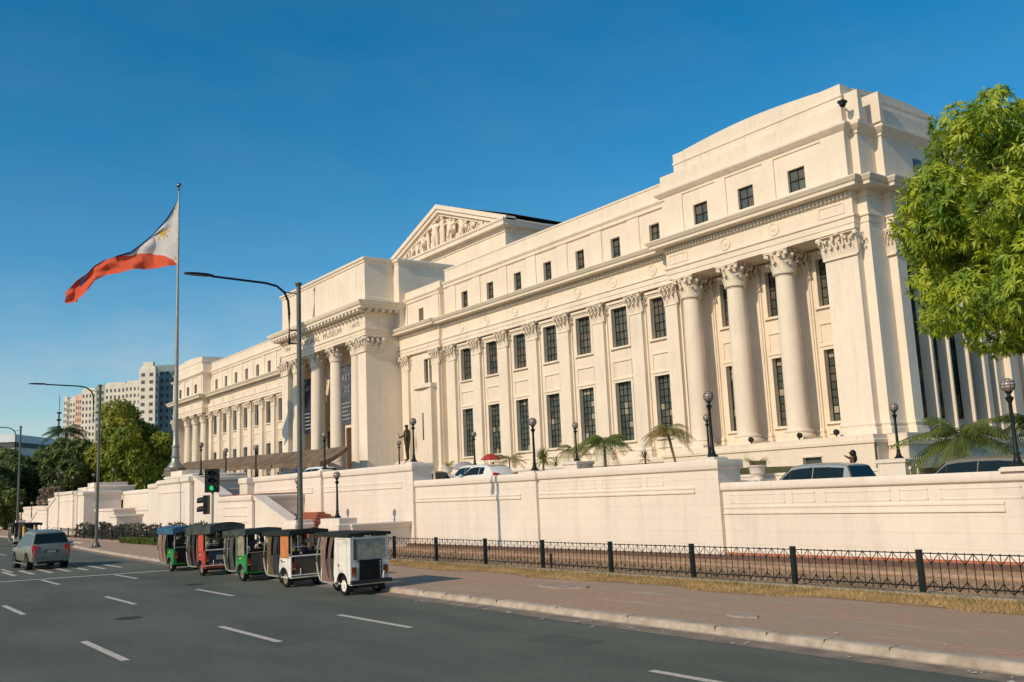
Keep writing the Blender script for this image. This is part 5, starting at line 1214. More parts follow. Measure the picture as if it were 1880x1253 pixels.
        mb = MB(); mb.ball((-0.20*L_, sd_*(hw+0.09), zb+0.05), 0.11, 10, 6, sc=(0.6, 1, 0.7)); mb.build('mirror', paint, t)
    if not far:
        mb = MB(); mb.box(xr-0.05, xr+0.035, -hw*0.80, hw*0.80, 0.42, 0.60); mb.box(xr-0.02, xr+0.05, -hw*0.72, hw*0.72, 0.565, 0.60); mb.build('bumper', mat('bumper_silver', (0.22, 0.22, 0.19), 0.45, 0.3), t)
        mb = MB(); mb.box(xr-0.3, xr+0.0, -hw*0.62, hw*0.62, 0.28, 0.40); mb.build('bumper_skirt', BLACK, t)
        mb = MB(); mb.box(xr+0.002, xr+0.018, -hw*0.36, hw*0.36, zb-0.30, zb-0.12); mb.build('plate_recess', mat('garnish', (0.08, 0.12, 0.13), 0.3), t)
        mb = MB(); mb.box(xr+0.018, xr+0.024, -0.19, 0.19, zb-0.28, zb-0.16); mb.build('number_plate', mat('plate', (0.42, 0.42, 0.32), 0.5), t)
        for sd_ in (1, -1): mb = MB(); mb.tube([(-0.1*L_, sd_*hw*0.62, H-0.02), (-0.05*L_, sd_*hw*0.63, H+0.045), (0.28*L_, sd_*hw*0.62, H+0.035), (0.34*L_, sd_*hw*0.6, H-0.04)], 0.018, 6); mb.build('roof_rail', mat('alloy', (0.5, 0.48, 0.42), 0.3, 0.7), t)
        mb = MB(); mb.tube([(0.30*L_, 0, H), (0.33*L_, 0, H+0.14)], 0.012, 5); mb.build('antenna', BLACK, t)
        mb = MB(); mb.box(xr-0.35, xr-0.349+0.0, -hw*0.6, -hw*0.5, 1.5, 1.51); 
        mb = MB(); mb.box(-0.36*L_, 0.33*L_, hw*0.98, hw*1.02, 0.26, 0.32); mb.box(-0.36*L_, 0.33*L_, -hw*1.02, -hw*0.98, 0.26, 0.32); mb.build('side_step', mat('alloy', (0.5, 0.48, 0.42), 0.3, 0.7), t)
        for sd_ in (1, -1):
            mb = MB()
            for x in (-0.115*L_, 0.055*L_, 0.215*L_): mb.box(x-0.006, x+0.006, sd_*hw*1.0-0.004, sd_*hw*1.0+0.004, 0.42, zb-0.05)
            mb.build('door_seam', BLACK, t)
    t.location = loc; t.rotation_euler = (0, 0, rz); return t
CHAMP = mat('champagne_paint', (0.26, 0.255, 0.20), 0.3, 0.35, var=0.08, spec=0.6)
SILV = mat('silver_paint', (0.52, 0.50, 0.44), 0.28, 0.5, var=0.06, spec=0.6)
WHITEP = mat('white_paint', (0.78, 0.76, 0.70), 0.25, 0.0, var=0.04, spec=0.6)
TREESHADEP = mat('tree_shade_paint', (0.30, 0.25, 0.18), 0.3, 0.5, var=0.06, spec=0.6)  # brown tone is the mango tree's shade put into the car colour
GREENP = mat('dark_green_car', (0.03, 0.07, 0.05), 0.3, 0.3, var=0.06, spec=0.6)
car('car', 'champagne grey car driving away at the left on the road, seen from behind', 4.75, 1.86, 1.90, CHAMP, (-53.7, 9.3, 0), 0.03)
GC = 'cars parked on the terrace behind the white wall'
car('parked_car', 'silver car parked behind the wall in front of the pavilion columns', 4.45, 1.78, 1.66, SILV, (-21.75, 29.6, 1.66), 0.02, group=GC, far=True)
car('parked_car', 'parked car, brown from painted-in tree shade, behind the wall at the right edge', 4.7, 1.82, 1.62, TREESHADEP, (-15.6, 29.4, 1.62), 0.0, group=GC, far=True)
car('parked_car', 'pale car mostly hidden behind the stone urn and the wall step', 4.2, 1.7, 1.42, SILV, (-30.1, 33.2, 2.02), pi+0.2, group=GC, far=True, kind='sedan')
car('parked_car', 'white parked car in front of the red umbrella, nearer to the statue', 4.2, 1.72, 1.55, WHITEP, (-48.9, 32.6, 2.93), -0.1, group=GC, far=True)
car('parked_car', 'white parked car directly below the red umbrella', 4.3, 1.76, 1.52, WHITEP, (-44.4, 30.4, 2.82), 0.05, group=GC, far=True, kind='sedan')
car('parked_car', 'boxy dark parked car seen end-on beside the wall step', 3.6, 1.6, 1.75, mat('cream_car', (0.45, 0.36, 0.24), 0.4), (-50.6, 30.0, 2.5), 0.35, group=GC, far=True)
car('parked_car', 'white parked car under the right end of the tan awning', 4.5, 1.8, 1.70, WHITEP, (-70.8, 32.2, 3.68), 0.1, group=GC, far=True)
car('parked_car', 'dark green parked car under the awning left of the white one', 4.4, 1.75, 1.55, GREENP, (-77.0, 32.4, 3.68), -0.1, group=GC, far=True)

# --- pedal/motor tricycles with enclosed bodies
def curtain(mb, x0, x1, y, z0, z1, amp=0.03, fr=9, tilt=0.0, wt=0.7, n=14):
    for i in range(n+1):
        u = i/n; x = x0+(x1-x0)*u
        for j in range(7):
            v = j/6; xx = (x0+x1)/2+(x-(x0+x1)/2)*(1-(1-wt)*sin(pi*v*0.9))+tilt*(v); mb.v.append((xx, y+amp*sin(fr*u*2*pi/3+v*1.2)+(-0.08*sin(pi*v) if y < 0 else 0.08*sin(pi*v)), z1+(z0-z1)*v))
    o = len(mb.v)-(n+1)*7
    for i in range(n):
        for j in range(6): mb.f.append((o+i*7+j, o+i*7+j+1, o+(i+1)*7+j+1, o+(i+1)*7+j)); mb.mi.append(0)
def tricycle(label, loc, rz, P):
    """nose towards local -x; length about 2.5 m, width 1.35 m"""
    t = thing('tricycle', label, 'tricycle', (0, 0, 0), 'motor tricycles parked in a row at the kerb')
    W2 = 0.62; H = P['H']; paint = P['paint']; m = MB()
    xr = 1.10
    # rear tub: side panels with arched cut-outs, floor, back panel
    zt = H-0.10 if P.get('closed') else P.get('tub', 0.98)
    for s in (-1, 1):
        x0 = 0.12 if not P.get('closed') else -0.02
        pts = [(x0+0.05, 0.34)]
        ax, az, ar = 0.56, 0.30, 0.33
        for k in range(9):
            an = pi-pi*k/8; pts.append((ax+ar*cos(an), max(0.34, az+ar*sin(an)+0.02)))
        pts += [(xr, 0.34), (xr, zt), (x0+0.10, zt), (x0, 0.62)]
        y0, y1 = rng(s*W2, s*(W2-0.035)); m.py(y0, y1, pts)
        # fender lip
    m.box(-0.95, xr, -W2+0.04, W2-0.04, 0.30, 0.345)
    back = P.get('backz', zt)
    if back > 0.4: m.box(xr-0.035, xr-0.002, -W2+0.036, W2-0.036, 0.34, back)
    # nose apron
    n = 8
    for i in range(n):
        a0, a1 = -pi/2+pi*i/n, -pi/2+pi*(i+1)/n
        p0, p1 = (-0.85-0.42*cos(a0), 0.60*sin(a0)), (-0.85-0.42*cos(a1), 0.60*sin(a1)); q0, q1 = (-0.85-0.50*cos(a0), 0.62*sin(a0)), (-0.85-0.50*cos(a1), 0.62*sin(a1))
        m.add([(p0[0], p0[1], 0.98), (p1[0], p1[1], 0.98), (q1[0], q1[1], 0.36), (q0[0], q0[1], 0.36), (p0[0]+0.03, p0[1]*0.96, 0.98), (p1[0]+0.03, p1[1]*0.96, 0.98), (q1[0]+0.03, q1[1]*0.96, 0.36), (q0[0]+0.03, q0[1]*0.96, 0.36)], [(0, 3, 2, 1), (4, 5, 6, 7), (0, 1, 5, 4), (3, 7, 6, 2)])
    body = m.build('body', paint, t, ang=30)
    for s in (-1, 1):
        m = MB(); pr_ = [(0.56+0.345*cos(pi-pi*k/12), 0.31+0.345*sin(pi*k/12)) for k in range(13)]
        for (xa, za), (xb, zb_) in zip(pr_, pr_[1:]): y0, y1 = rng(s*(W2-0.25), s*(W2+0.03)); m.add([(xa, y0, za), (xb, y0, zb_), (xb, y1, zb_), (xa, y1, za), (xa*0.98+0.011, y0, za*0.97), (xb*0.98+0.011, y0, zb_*0.97), (xb*0.98+0.011, y1, zb_*0.97), (xa*0.98+0.011, y1, za*0.97)], [(0, 1, 2, 3), (7, 6, 5, 4), (0, 4, 5, 1), (3, 2, 6, 7)])
        m.build('fender', P.get('fender', mat('grey_fender', (0.25, 0.23, 0.2), 0.6)), t)
    # frame: corner posts and rails
    m = MB()
    for s in (-1, 1):
        for x in (-0.98, -0.05, xr-0.06): m.tube([(x, s*(W2-0.05), 0.34), (x, s*(W2-0.05), H-0.06)], 0.018, 6)
        m.tube([(-0.98, s*(W2-0.05), H-0.08), (xr, s*(W2-0.05), H-0.08)], 0.018, 6)
        m.tube([(-1.0, s*(W2-0.02), 0.36), (-0.5, s*(W2+0.02), 0.33), (0.15, s*(W2+0.02), 0.34)], 0.022, 6)
        # curved door hoop at the front side
        m.tube([(-0.98, s*(W2-0.0), H-0.12), (-1.06, s*(W2+0.03), 1.3), (-1.12, s*(W2+0.04), 0.9), (-1.05, s*(W2+0.02), 0.55), (-0.90, s*W2, 0.34)], 0.028, 7)
    for z in P.get('rails', (1.02, 1.3)): m.tube([(xr-0.02, -W2+0.05, z), (xr-0.02, W2-0.05, z)], 0.014, 6)
    m.tube([(-1.0, -0.45, 0.98), (-1.0, -0.45, H-0.1)], 0.015, 5); m.tube([(-1.0, 0.45, 0.98), (-1.0, 0.45, H-0.1)], 0.015, 5)
    m.build('frame', P.get('trim', mat('trim_paint', (0.42, 0.40, 0.32), 0.5)), t)
    # roof
    m = MB(); e = 0.10; x0, x1 = -1.22, P.get('roofx', xr+0.06); nx2, ny2 = 10, 6
    for i in range(nx2+1):
        for j in range(ny2+1):
            u, v = i/nx2, j/ny2; z = H+0.02+P.get('crown', 0.05)*(1-(2*v-1)**2)+P.get('rise', 0.0)*u-0.012*sin(u*9)*sin(v*7)
            m.v.append((x0+(x1-x0)*u, -W2-0.07+(2*W2+0.14)*v, z))
    for i in range(nx2):
        for j in range(ny2): a = i*(ny2+1)+j; m.f.append((a, a+ny2+1, a+ny2+2, a+1)); m.mi.append(0)
    edge = [i*(ny2+1) for i in range(nx2+1)]+[nx2*(ny2+1)+j for j in range(1, ny2+1)]+[i*(ny2+1)+ny2 for i in range(nx2-1, -1, -1)]+[j for j in range(ny2-1, 0, -1)]
    o_ = len(m.v); va = P.get('valance', 0.12)
    for k, q in enumerate(edge): v = m.v[q]; dd = va*(1+0.25*sin(k*2.3)) if P.get('ragged') else va; m.v.append((v[0]+0.01*sin(k*3), v[1], v[2]-dd))
    ne = len(edge)
    for k in range(ne): m.f.append((edge[k], edge[(k+1) % ne], o_+(k+1) % ne, o_+k)); m.mi.append(0)
    m.box(x0+0.06, x1-0.06, -W2+0.0, W2-0.0, H-0.06, H-0.02)
    m.build('roof', P['roof'], t, ang=40)
    # curtains on the sides
    for c, m_ in zip(P['curtains'], P['cmat']):
        m = MB(); curtain(m, c[0], c[1], -W2+0.0, 0.36, H-0.10, wt=c[2], tilt=c[3]); m.build('curtain', m_, t)
    m = MB(); curtain(m, -0.9, -0.4, W2-0.02, 0.36, H-0.10); m.build('curtain', P['cmat'][0], t)
    # coloured corner flap above the tub
    if P.get('flap'):
        m = MB(); m.box(P['flapx'][0], P['flapx'][1], -W2-0.02, -W2-0.005, zt-0.05, H-0.08); m.build('side_panel', P['flap'], t)
    # wheels
    for x, y, r in ((0.56, -W2+0.10, 0.27), (0.56, W2-0.10, 0.27), (-1.02, 0.0, 0.26)):
        m = MB(); m.lathe(x, r, [(r*0.62, y-0.055), (r*0.92, y-0.07), (r, y-0.05), (r*1.01, y), (r, y+0.05), (r*0.92, y+0.07), (r*0.62, y+0.055)], 22, axis='y', cap=False); w = m.build('wheel', RUBBER, t)
        m = MB(); m.lathe(x, r, [(r*0.62, y-0.05), (r*0.56, y-0.055), (r*0.40, y-0.03), (r*0.2, y-0.035), (r*0.18, y-0.07), (0.01, y-0.07)], 18, axis='y'); m.lathe(x, r, [(r*0.62, y+0.05), (r*0.4, y+0.03), (0.01, y+0.04)], 18, axis='y', cap=False); m.build('rim', P.get('rim', mat('dull_rim', (0.30, 0.24, 0.18), 0.6, 0.2)), w)
    m = MB(); m.tube([(0.56, -W2+0.1, 0.27), (0.56, W2-0.1, 0.27)], 0.03, 6); m.box(0.25, 0.95, -0.35, 0.35, 0.20, 0.30); m.tube([(-1.02, 0.07, 0.26), (-0.95, 0.05, 0.9)], 0.02); m.tube([(-1.02, -0.07, 0.26), (-0.95, -0.05, 0.9)], 0.02); m.lathe(0.2, 0, [(0.0, 0), (0.0, 0)], 3) if False else None
    m.build('chassis', BLACK, t)
    # seats and interior
    m = MB(); m.box(0.35, 0.95, -W2+0.06, W2-0.06, 0.52, 0.70); m.box(0.86, 0.98, -W2+0.06, W2-0.06, 0.70, 1.15); m.box(-0.45, -0.10, -0.25, 0.25, 0.55, 0.70)
    m.build('seat', BLACK, t)
    m = MB(); m.tube([(-0.80, -0.32, 1.02), (-0.86, 0, 1.06), (-0.80, 0.32, 1.02)], 0.016, 6); m.tube([(-0.95, 0, 0.9), (-0.86, 0, 1.06)], 0.02, 6); m.build('handlebar', IRON, t)
    m = MB(); m.add([(-1.02, -0.5, 0.98), (-1.02, 0.5, 0.98), (-1.0, 0.5, H-0.12), (-1.0, -0.5, H-0.12)], [(0, 1, 2, 3), (3, 2, 1, 0)]); m.build('windscreen', mat('clear_screen', (0.12, 0.13, 0.11), 0.15), t, smooth=False)
    # lights
    for s in (-1, 1):
        m = MB(); y0, y1 = rng(s*(W2-0.04), s*(W2-0.17)); m.box(xr-0.005, xr+0.03, y0, y1, 0.56, 0.82, 0); m.box(xr-0.005, xr+0.034, y0+0.01, y1-0.01, 0.57, 0.64, 1); m.build('tail_light', [mat('red_lens', (0.25, 0.04, 0.02), 0.3), mat('amber_lens', (0.55, 0.22, 0.03), 0.3)], t)
    DEC = mat('decal_yellow', (0.55, 0.42, 0.06), 0.6); SEAM = mat('seam_dark', (0.05, 0.045, 0.04), 0.8)
    m = MB(); m.box(0.30, 0.303, -W2-0.004, -W2+0.01, 0.36, zt-0.05); m.box(0.12, xr-0.02, -W2-0.004, -W2+0.01, zt-0.06, zt-0.055); m.box(0.86, 0.863, -W2-0.004, -W2+0.01, 0.64, zt-0.05); m.build('panel_seam', SEAM, t, smooth=False)
    if not P.get('closed'): m = MB(); m.box(0.30, 0.62, -W2-0.006, -W2+0.01, 0.80, 0.84); m.build('decal_stripe', DEC if paint is not WHT else mat('decal_green', (0.10, 0.30, 0.05), 0.6), t, smooth=False)
    for s in (-1, 1):
        m = MB(); m.box(0.86, 0.875, s*(W2-0.10)-0.09, s*(W2-0.10)+0.09, 0.10, 0.36); m.build('mud_flap', BLACK, t, smooth=False)
        m = MB(); m.tube([(-0.98, s*W2, 1.25), (-1.08, s*(W2+0.14), 1.32)], 0.01, 5); m.ball((-1.09, s*(W2+0.18), 1.33), 0.07, 10, 6, sc=(0.35, 1, 1.1)); m.build('mirror', BLACK, t)
    m = MB(); m.lathe(0, 0.80, [(0.09, -1.44), (0.10, -1.40), (0.06, -1.32)], 14, axis='x'); m.build('headlight', mat('headlight', (0.5, 0.5, 0.48), 0.1), t)
    m = MB(); m.lathe(0.34, 0.86, [(0.035, -W2-0.012), (0.02, -W2-0.02)], 12, axis='y'); m.build('filler_cap', BLACK, t)
    for fn in P.get('extras', ()): fn(t, W2, xr, H)
    t.location = loc; t.rotation_euler = (0, 0, rz); return t
GREENT = mat('green_enamel', (0.015, 0.30, 0.07), 0.35, scale=4, col2=(0.01, 0.20, 0.05), spec=0.5)
REDT = mat('red_enamel', (0.50, 0.055, 0.03), 0.4, scale=4, col2=(0.35, 0.04, 0.03), spec=0.5)
WHT = mat('worn_white_enamel', (0.80, 0.75, 0.67), 0.45, scale=2.5, col2=(0.52, 0.47, 0.40), thr=(0.30, 0.5), spec=0.4)
C_STR = mat('striped_curtain', (0.36, 0.22, 0.17), 0.9, scale=8, col2=(0.20, 0.14, 0.12), thr=(0.42, 0.58), stretch=(6, 1, 0.3))
C_GREY = mat('grey_curtain', (0.13, 0.12, 0.11), 0.9, scale=8, col2=(0.05, 0.05, 0.055), stretch=(6, 1, 0.3)); C_BRN = mat('olive_curtain', (0.22, 0.15, 0.07), 0.9, scale=8, col2=(0.10, 0.07, 0.04), stretch=(6, 1, 0.3)); C_BLU = mat('blue_curtain', (0.07, 0.075, 0.09), 0.9, scale=8, var=0.3, stretch=(6, 1, 0.3))
TARP = mat('black_tarp', (0.022, 0.027, 0.022), 0.85, scale=2, col2=(0.015, 0.018, 0.017), bump=0.3, bscale=8); TARPG = mat('faded_tarp', (0.075, 0.085, 0.072), 0.8, scale=2, col2=(0.03, 0.038, 0.035), bump=0.4, bscale=6); TARPB = mat('blue_tarp', (0.05, 0.14, 0.24), 0.7, scale=2, var=0.2)
def ex_grille(t, W2, xr, H):
    m = MB(); z0, z1 = 0.42, 1.0
    m.box(xr+0.0, xr+0.10, -0.36, 0.34, z0, z0+0.03); m.box(xr, xr+0.10, -0.36, 0.34, z1-0.03, z1)
    for i in range(9): y = -0.36+0.70*i/8; m.box(xr+0.08, xr+0.10, y-0.012, y+0.012, z0, z1)
    for i in range(6): z = z0+(z1-z0)*i/5; m.box(xr+0.075, xr+0.095, -0.36, 0.34, z-0.012, z+0.012)
    m.box(xr, xr+0.02, -0.34, 0.32, z0, z1); m.build('rear_rack', BLACK, t)
    m = MB(); m.box(xr+0.0, xr+0.14, -W2-0.02, W2+0.04, 0.34, 0.44); m.build('bumper', mat('bumper_black', (0.03, 0.033, 0.03), 0.6), t)
    m = MB(); m.box(xr+0.001, xr+0.006, 0.27, 0.46, 1.42, 1.60); m.build('rear_window', BLACK, t)
    m = MB(); m.box(xr+0.001, xr+0.008, -W2+0.09, W2-0.10, 1.02, H-0.16); m.build('tarpaulin', mat('grey_tarp', (0.40, 0.37, 0.28), 0.8, scale=5, col2=(0.26, 0.25, 0.20), thr=(0.35, 0.6), bump=0.4, bscale=10), t)
    m = MB(); m.box(xr+0.008, xr+0.012, -W2+0.09, -W2+0.20, 1.02, H-0.16); m.build('tarp_edge', mat('dark_edge', (0.10, 0.115, 0.10), 0.8), t)
    m = MB(); m.tube([(xr+0.12, 0.36, 0.46), (xr+0.12, 0.40, 0.66)], 0.02); m.build('hook', WHT, t)
def ex_cargo(col, n, zlo=1.05, zhi=1.5):
    def f(t, W2, xr, H):
        r_ = random.Random(n); m = MB()
        for i in range(n):
            y = r_.uniform(-W2+0.12, W2-0.12); z = r_.uniform(zlo, zhi); m.ball((xr-0.25+r_.uniform(-0.2, 0.15), y, z), r_.uniform(0.05, 0.12), 8, 6, mi=r_.randrange(3), sc=(1, 1, r_.uniform(0.8, 1.6)))
        m.build('cargo_bundle', [mat('bag_green', (0.22, 0.24, 0.05), 0.7), mat('bag_pale', (0.5, 0.46, 0.42), 0.7), mat('bag_dark', (0.06, 0.05, 0.08), 0.7)], t)
    return f
def ex_backpanel(m_, z0, z1, y0, y1, d=0.004):
    def f(t, W2, xr, H): m = MB(); m.box(xr+d-0.003, xr+d, y0, y1, z0, z1); m.build('back_panel', m_, t)
    return f
def ex_bar(t, W2, xr, H):
    m = MB(); m.tube([(xr+0.05, -W2, 0.40), (xr+0.05, W2, 0.40)], 0.02); m.tube([(xr, -W2+0.06, 1.0), (xr, W2-0.06, 1.0)], 0.022); m.tube([(xr+0.05, -0.3, 0.4), (xr+0.05, -0.3, 0.62)], 0.015); m.tube([(xr+0.05, 0.3, 0.4), (xr+0.05, 0.3, 0.62)], 0.015); m.build('rear_bar', WHT, t)
def ex_plate(t, W2, xr, H): m = MB(); m.box(xr+0.01, xr+0.02, -0.18, 0.16, 0.62, 0.80); m.build('number_plate', mat('plate', (0.42, 0.42, 0.32), 0.5), t)
CARD = mat('cardboard', (0.34, 0.17, 0.09), 0.9, scale=3); PLY = mat('brown_board', (0.12, 0.09, 0.065), 0.8, scale=3)
Y0 = 13.12
tricycle('white enclosed motor tricycle with grey rear tarpaulin, nearest of the row', (-26.35, Y0+0.02, 0), 0.0, dict(H=1.76, paint=WHT, closed=True, roof=TARP, valance=0.09, crown=0.02, curtains=[(-0.80, -0.42, 0.75, 0.05), (-0.22, 0.02, 0.5, -0.10)], cmat=[C_STR, C_STR], rim=WHT, fender=BLACK, extras=[ex_grille], rails=(0.5,)))
tricycle('white tricycle with orange side panel and black roof, second nearest', (-30.6, Y0-0.0, 0), 0.0, dict(H=1.74, paint=WHT, tub=1.0, backz=0.36, roof=TARP, valance=0.14, ragged=False, rise=0.06, flap=mat('orange_panel', (0.62, 0.22, 0.08), 0.8, scale=4), flapx=(0.28, 0.95), curtains=[(-0.85, -0.45, 0.6, 0.15), (-0.3, 0.1, 0.6, 0.12)], cmat=[C_BRN, C_BLU], extras=[ex_backpanel(PLY, 0.40, 0.98, -0.5, 0.62), ex_bar, ex_cargo(0, 16)]))
tricycle('green tricycle with pale fabric side panel and drooping tarp roof, third from the right', (-34.5, Y0-0.02, 0), 0.0, dict(H=1.74, paint=GREENT, tub=0.96, backz=0.36, roof=TARPG, valance=0.20, ragged=True, rise=0.08, flap=mat('beige_panel', (0.33, 0.30, 0.22), 0.9, scale=3, var=0.2), flapx=(0.25, 0.92), curtains=[(-0.5, -0.05, 0.7, 0.0), (-0.98, -0.75, 0.6, 0.1)], cmat=[C_GREY, C_GREY], extras=[ex_backpanel(PLY, 0.40, 0.98, -0.45, 0.5), ex_backpanel(CARD, 0.40, 0.80, 0.1, 0.55, 0.02), ex_cargo(0, 10, 1.1, 1.5)], rails=(1.02,)))
tricycle('red tricycle with large black tarp roof and blue rear board, fourth from the right', (-38.9, Y0-0.05, 0), 0.0, dict(H=1.84, paint=REDT, tub=1.0, backz=0.36, roof=TARPG, valance=0.30, crown=0.12, rise=0.10, roofx=1.9, flap=mat('red_panel', (0.62, 0.09, 0.05), 0.8, scale=3), flapx=(0.28, 0.92), curtains=[(-0.95, -0.6, 0.6, 0.05), (-0.4, 0.0, 0.6, 0.05)], cmat=[C_GREY, C_BLU], extras=[ex_backpanel(mat('navy_board', (0.03, 0.06, 0.10), 0.5), 0.5, 0.98, -0.5, 0.62), ex_bar, ex_plate, ex_cargo(0, 22)], rails=(1.02, 1.25, 1.45)))
tricycle('green tricycle with blue-edged roof and striped curtains, leftmost of the near row', (-43.0, Y0-0.05, 0), 0.0, dict(H=1.80, paint=GREENT, tub=0.95, backz=0.9, roof=TARPB, valance=0.24, crown=0.10, curtains=[(-0.95, -0.45, 0.7, 0.05), (-0.35, 0.15, 0.6, -0.05)], cmat=[C_STR, C_STR], extras=[ex_backpanel(BLACK, 0.36, 0.92, -0.5, 0.62), ex_cargo(0, 8)], rails=(1.02,)))
tricycle('far blue tricycle with an orange curtain, partly behind the grey car', (-89.3, 14.6, 0), 0.05, dict(H=1.85, paint=mat('blue_enamel', (0.04, 0.22, 0.32), 0.4), tub=0.9, backz=0.5, roof=TARP, valance=0.2, flap=mat('yellow_panel', (0.75, 0.33, 0.03), 0.8), flapx=(0.3, 0.9), curtains=[(-0.9, -0.5, 0.7, 0)], cmat=[C_GREY], extras=[ex_cargo(0, 8)]))
tricycle('farthest white tricycle with a dark roof at the left edge', (-94.6, 14.6, 0), 0.05, dict(H=1.85, paint=WHT, tub=0.8, backz=0.7, roof=TARP, valance=0.25, curtains=[(-0.9, -0.5, 0.7, 0)], cmat=[C_GREY], extras=[ex_cargo(0, 5)]))

# ================================================================== PEOPLE
GP = 'people on the terrace'
person('person in a red shirt walking beside the white cars', (-46.15, 32.5, 2.72), 0.4, REDC, DARKC, GP, rh=(-0.35, -0.3, 0.95))
person('person in dark clothes standing under the red umbrella', (-48.0, 33.6, 2.95), 1.0, DARKC, BLUEC, GP, lh=(0.22, -0.22, 1.45))
pw = person('person with long black hair, hand at the face, behind the silver car', (-21.45, 31.7, 2.05), -0.9, BROWNC, DARKC, GP, rh=(-0.05, -0.22, 1.50))
mb = MB(); mb.ball((0, 0.05, 1.60), 0.125, 14, 10, sc=(1, 0.95, 1.1)); mb.ball((0, 0.10, 1.42), 0.12, 12, 8, sc=(1.1, 0.7, 1.4)); hh = mb.build('hair', HAIR, None); hh.parent = pw
person('dark silhouetted person standing on the stair terrace', (-67.3, 29.0, 3.72), 0.3, BLUEC, DARKC, GP, sc=1.0)
person('person in pale clothes and cap on the stair terrace', (-71.8, 29.4, 3.4), -0.5, TANC, TANC, GP)
person('person in brown sitting low beside the pale-clothed one on the stair terrace', (-70.4, 29.2, 3.05), 0.7, BROWNC, BROWNC, GP, pose='sit')
def umbrella(x, y, z, r, m, label):
    t = thing('umbrella', label, 'umbrella', (x, y, z)); mb = MB(); n = 8
    mb.v.append((x, y, z+0.34*r/0.6))
    rings = [(0.35, 0.30), (0.7, 0.18), (1.0, 0.0)]
    for f, h in rings:
        for k in range(n*2): a = pi*k/n; q = 1 if k % 2 == 0 else 0.94; mb.v.append((x+r*f*q*cos(a), y+r*f*q*sin(a), z+h*r/0.6+(0 if k % 2 == 0 else 0.02)))
    for k in range(2*n): mb.f.append((0, 1+k, 1+(k+1) % (2*n))); mb.mi.append(0)
    for j in range(2):
        for k in range(2*n): a = 1+j*2*n; mb.f.append((a+k, a+2*n+k, a+2*n+(k+1) % (2*n), a+(k+1) % (2*n))); mb.mi.append(0)
    mb.build('canopy', m, t, ang=12); mb = MB(); mb.tube([(x, y, z-0.65), (x, y, z+0.36*r/0.6)], 0.012, 5); mb.build('shaft', IRON, t)
umbrella(-47.95, 33.4, 4.75, 0.66, mat('red_umbrella', (0.55, 0.07, 0.05), 0.7, transl=0.3, var=0.05), 'red umbrella held over a person behind the white cars')
umbrella(-52.3, 34.3, 4.35, 0.9, mat('grey_umbrella', (0.40, 0.38, 0.40), 0.7, transl=0.2, var=0.05), 'pale grey umbrella just above the white car roof')

# ================================================================== PLANTS
LEAFP = mat('palm_leaf', (0.24, 0.28, 0.06), 0.6, scale=0.9, col2=(0.09, 0.14, 0.035), transl=0.3); LEAFY = mat('yellowed_leaf', (0.44, 0.34, 0.13), 0.7, scale=0.9, col2=(0.20, 0.19, 0.06), transl=0.3); LEAFD = mat('dry_leaf', (0.38, 0.26, 0.15), 0.8, scale=2, transl=0.2)
BARK = mat('bark', (0.16, 0.12, 0.085), 0.95, scale=4, bump=0.6, bscale=12); PTR = mat('palm_trunk', (0.24, 0.17, 0.09), 0.9, scale=6, bump=0.5, bscale=20)
def frond_arrays(L_, droop, up, az, org, nl=22, lw=0.05, ll=0.6):
    V = []; n = 8; base = Vector(org); pts = []
    for i in range(n+1):
        t_ = i/n; r_ = L_*t_*cos(up*(1-0.4*t_)); z = L_*sin(up)*t_-droop*L_*t_*t_; pts.append(base+Vector((cos(az)*r_, sin(az)*r_, z)))
    side = Vector((-sin(az), cos(az), 0))
    for i in range(n):
        a, b = pts[i], pts[i+1]; w = 0.018*(1-i/n)+0.006; V.append([a-side*w, a+side*w, b+side*w, b-side*w])
    for k in range(nl):
        t_ = 0.18+0.82*k/nl; f = t_*n; i = min(n-1, int(f)); p = pts[i].lerp(pts[i+1], f-i); d = (pts[i+1]-pts[i]).normalized()
        l_ = ll*L_*0.5*(sin(pi*(0.12+0.83*t_))**0.7)
        for s in (-1, 1):
            dirv = (side*s*0.85+d*0.55+Vector((0, 0, -0.35-0.25*random.random()))).normalized(); w_ = d*lw*L_*0.4
            m_ = p+dirv*l_*0.55; q = p+dirv*l_+Vector((0, 0, -l_*0.18)); V.append([p-w_*0.5, p+w_*0.5, m_+w_*0.45, m_-w_*0.45]); V.append([m_-w_*0.45, m_+w_*0.45, q+w_*0.05, q-w_*0.05])
    return V
def quads_obj(name, V, m, parent):
    off = parent.location if parent else Vector((0, 0, 0))
    a = np.array([[tuple(p-off) for p in q] for q in V], dtype=np.float32).reshape(-1, 3)
    return npmesh(name, a, np.arange(len(a)).reshape(-1, 4), m, parent)
def palm(label, loc, h, nf, L_, m, name='palm_tree', up=(0.3, 1.25), droop=0.55, trunk=0.10, ll=0.5, group=None, seed=1, stems=1, cat='palm'):
    random.seed(seed); t = thing(name, label, cat, loc, group); V = []
    mb = MB()
    for s in range(stems):
        ox, oy = (0, 0) if stems == 1 else (random.uniform(-0.5, 0.5), random.uniform(-0.3, 0.3)); hh_ = h*random.uniform(0.8, 1.1)
        top = Vector((loc[0]+ox*1.4, loc[1]+oy*1.4, loc[2]+hh_)); mb.tube([(loc[0]+ox*0.3, loc[1]+oy*0.3, loc[2]), (loc[0]+ox, loc[1]+oy, loc[2]+hh_*0.6), tuple(top)], trunk, 10, r1=trunk*0.7)
        for i in range(nf):
            az = 2*pi*(i+random.random()*0.6)/nf*1.0; u = random.uniform(*up); V += frond_arrays(L_*random.uniform(0.75, 1.1), droop*random.uniform(0.7, 1.3), u, az, top, ll=ll)
    mb.build('trunk', PTR, t); quads_obj('fronds', V, m, t); return t
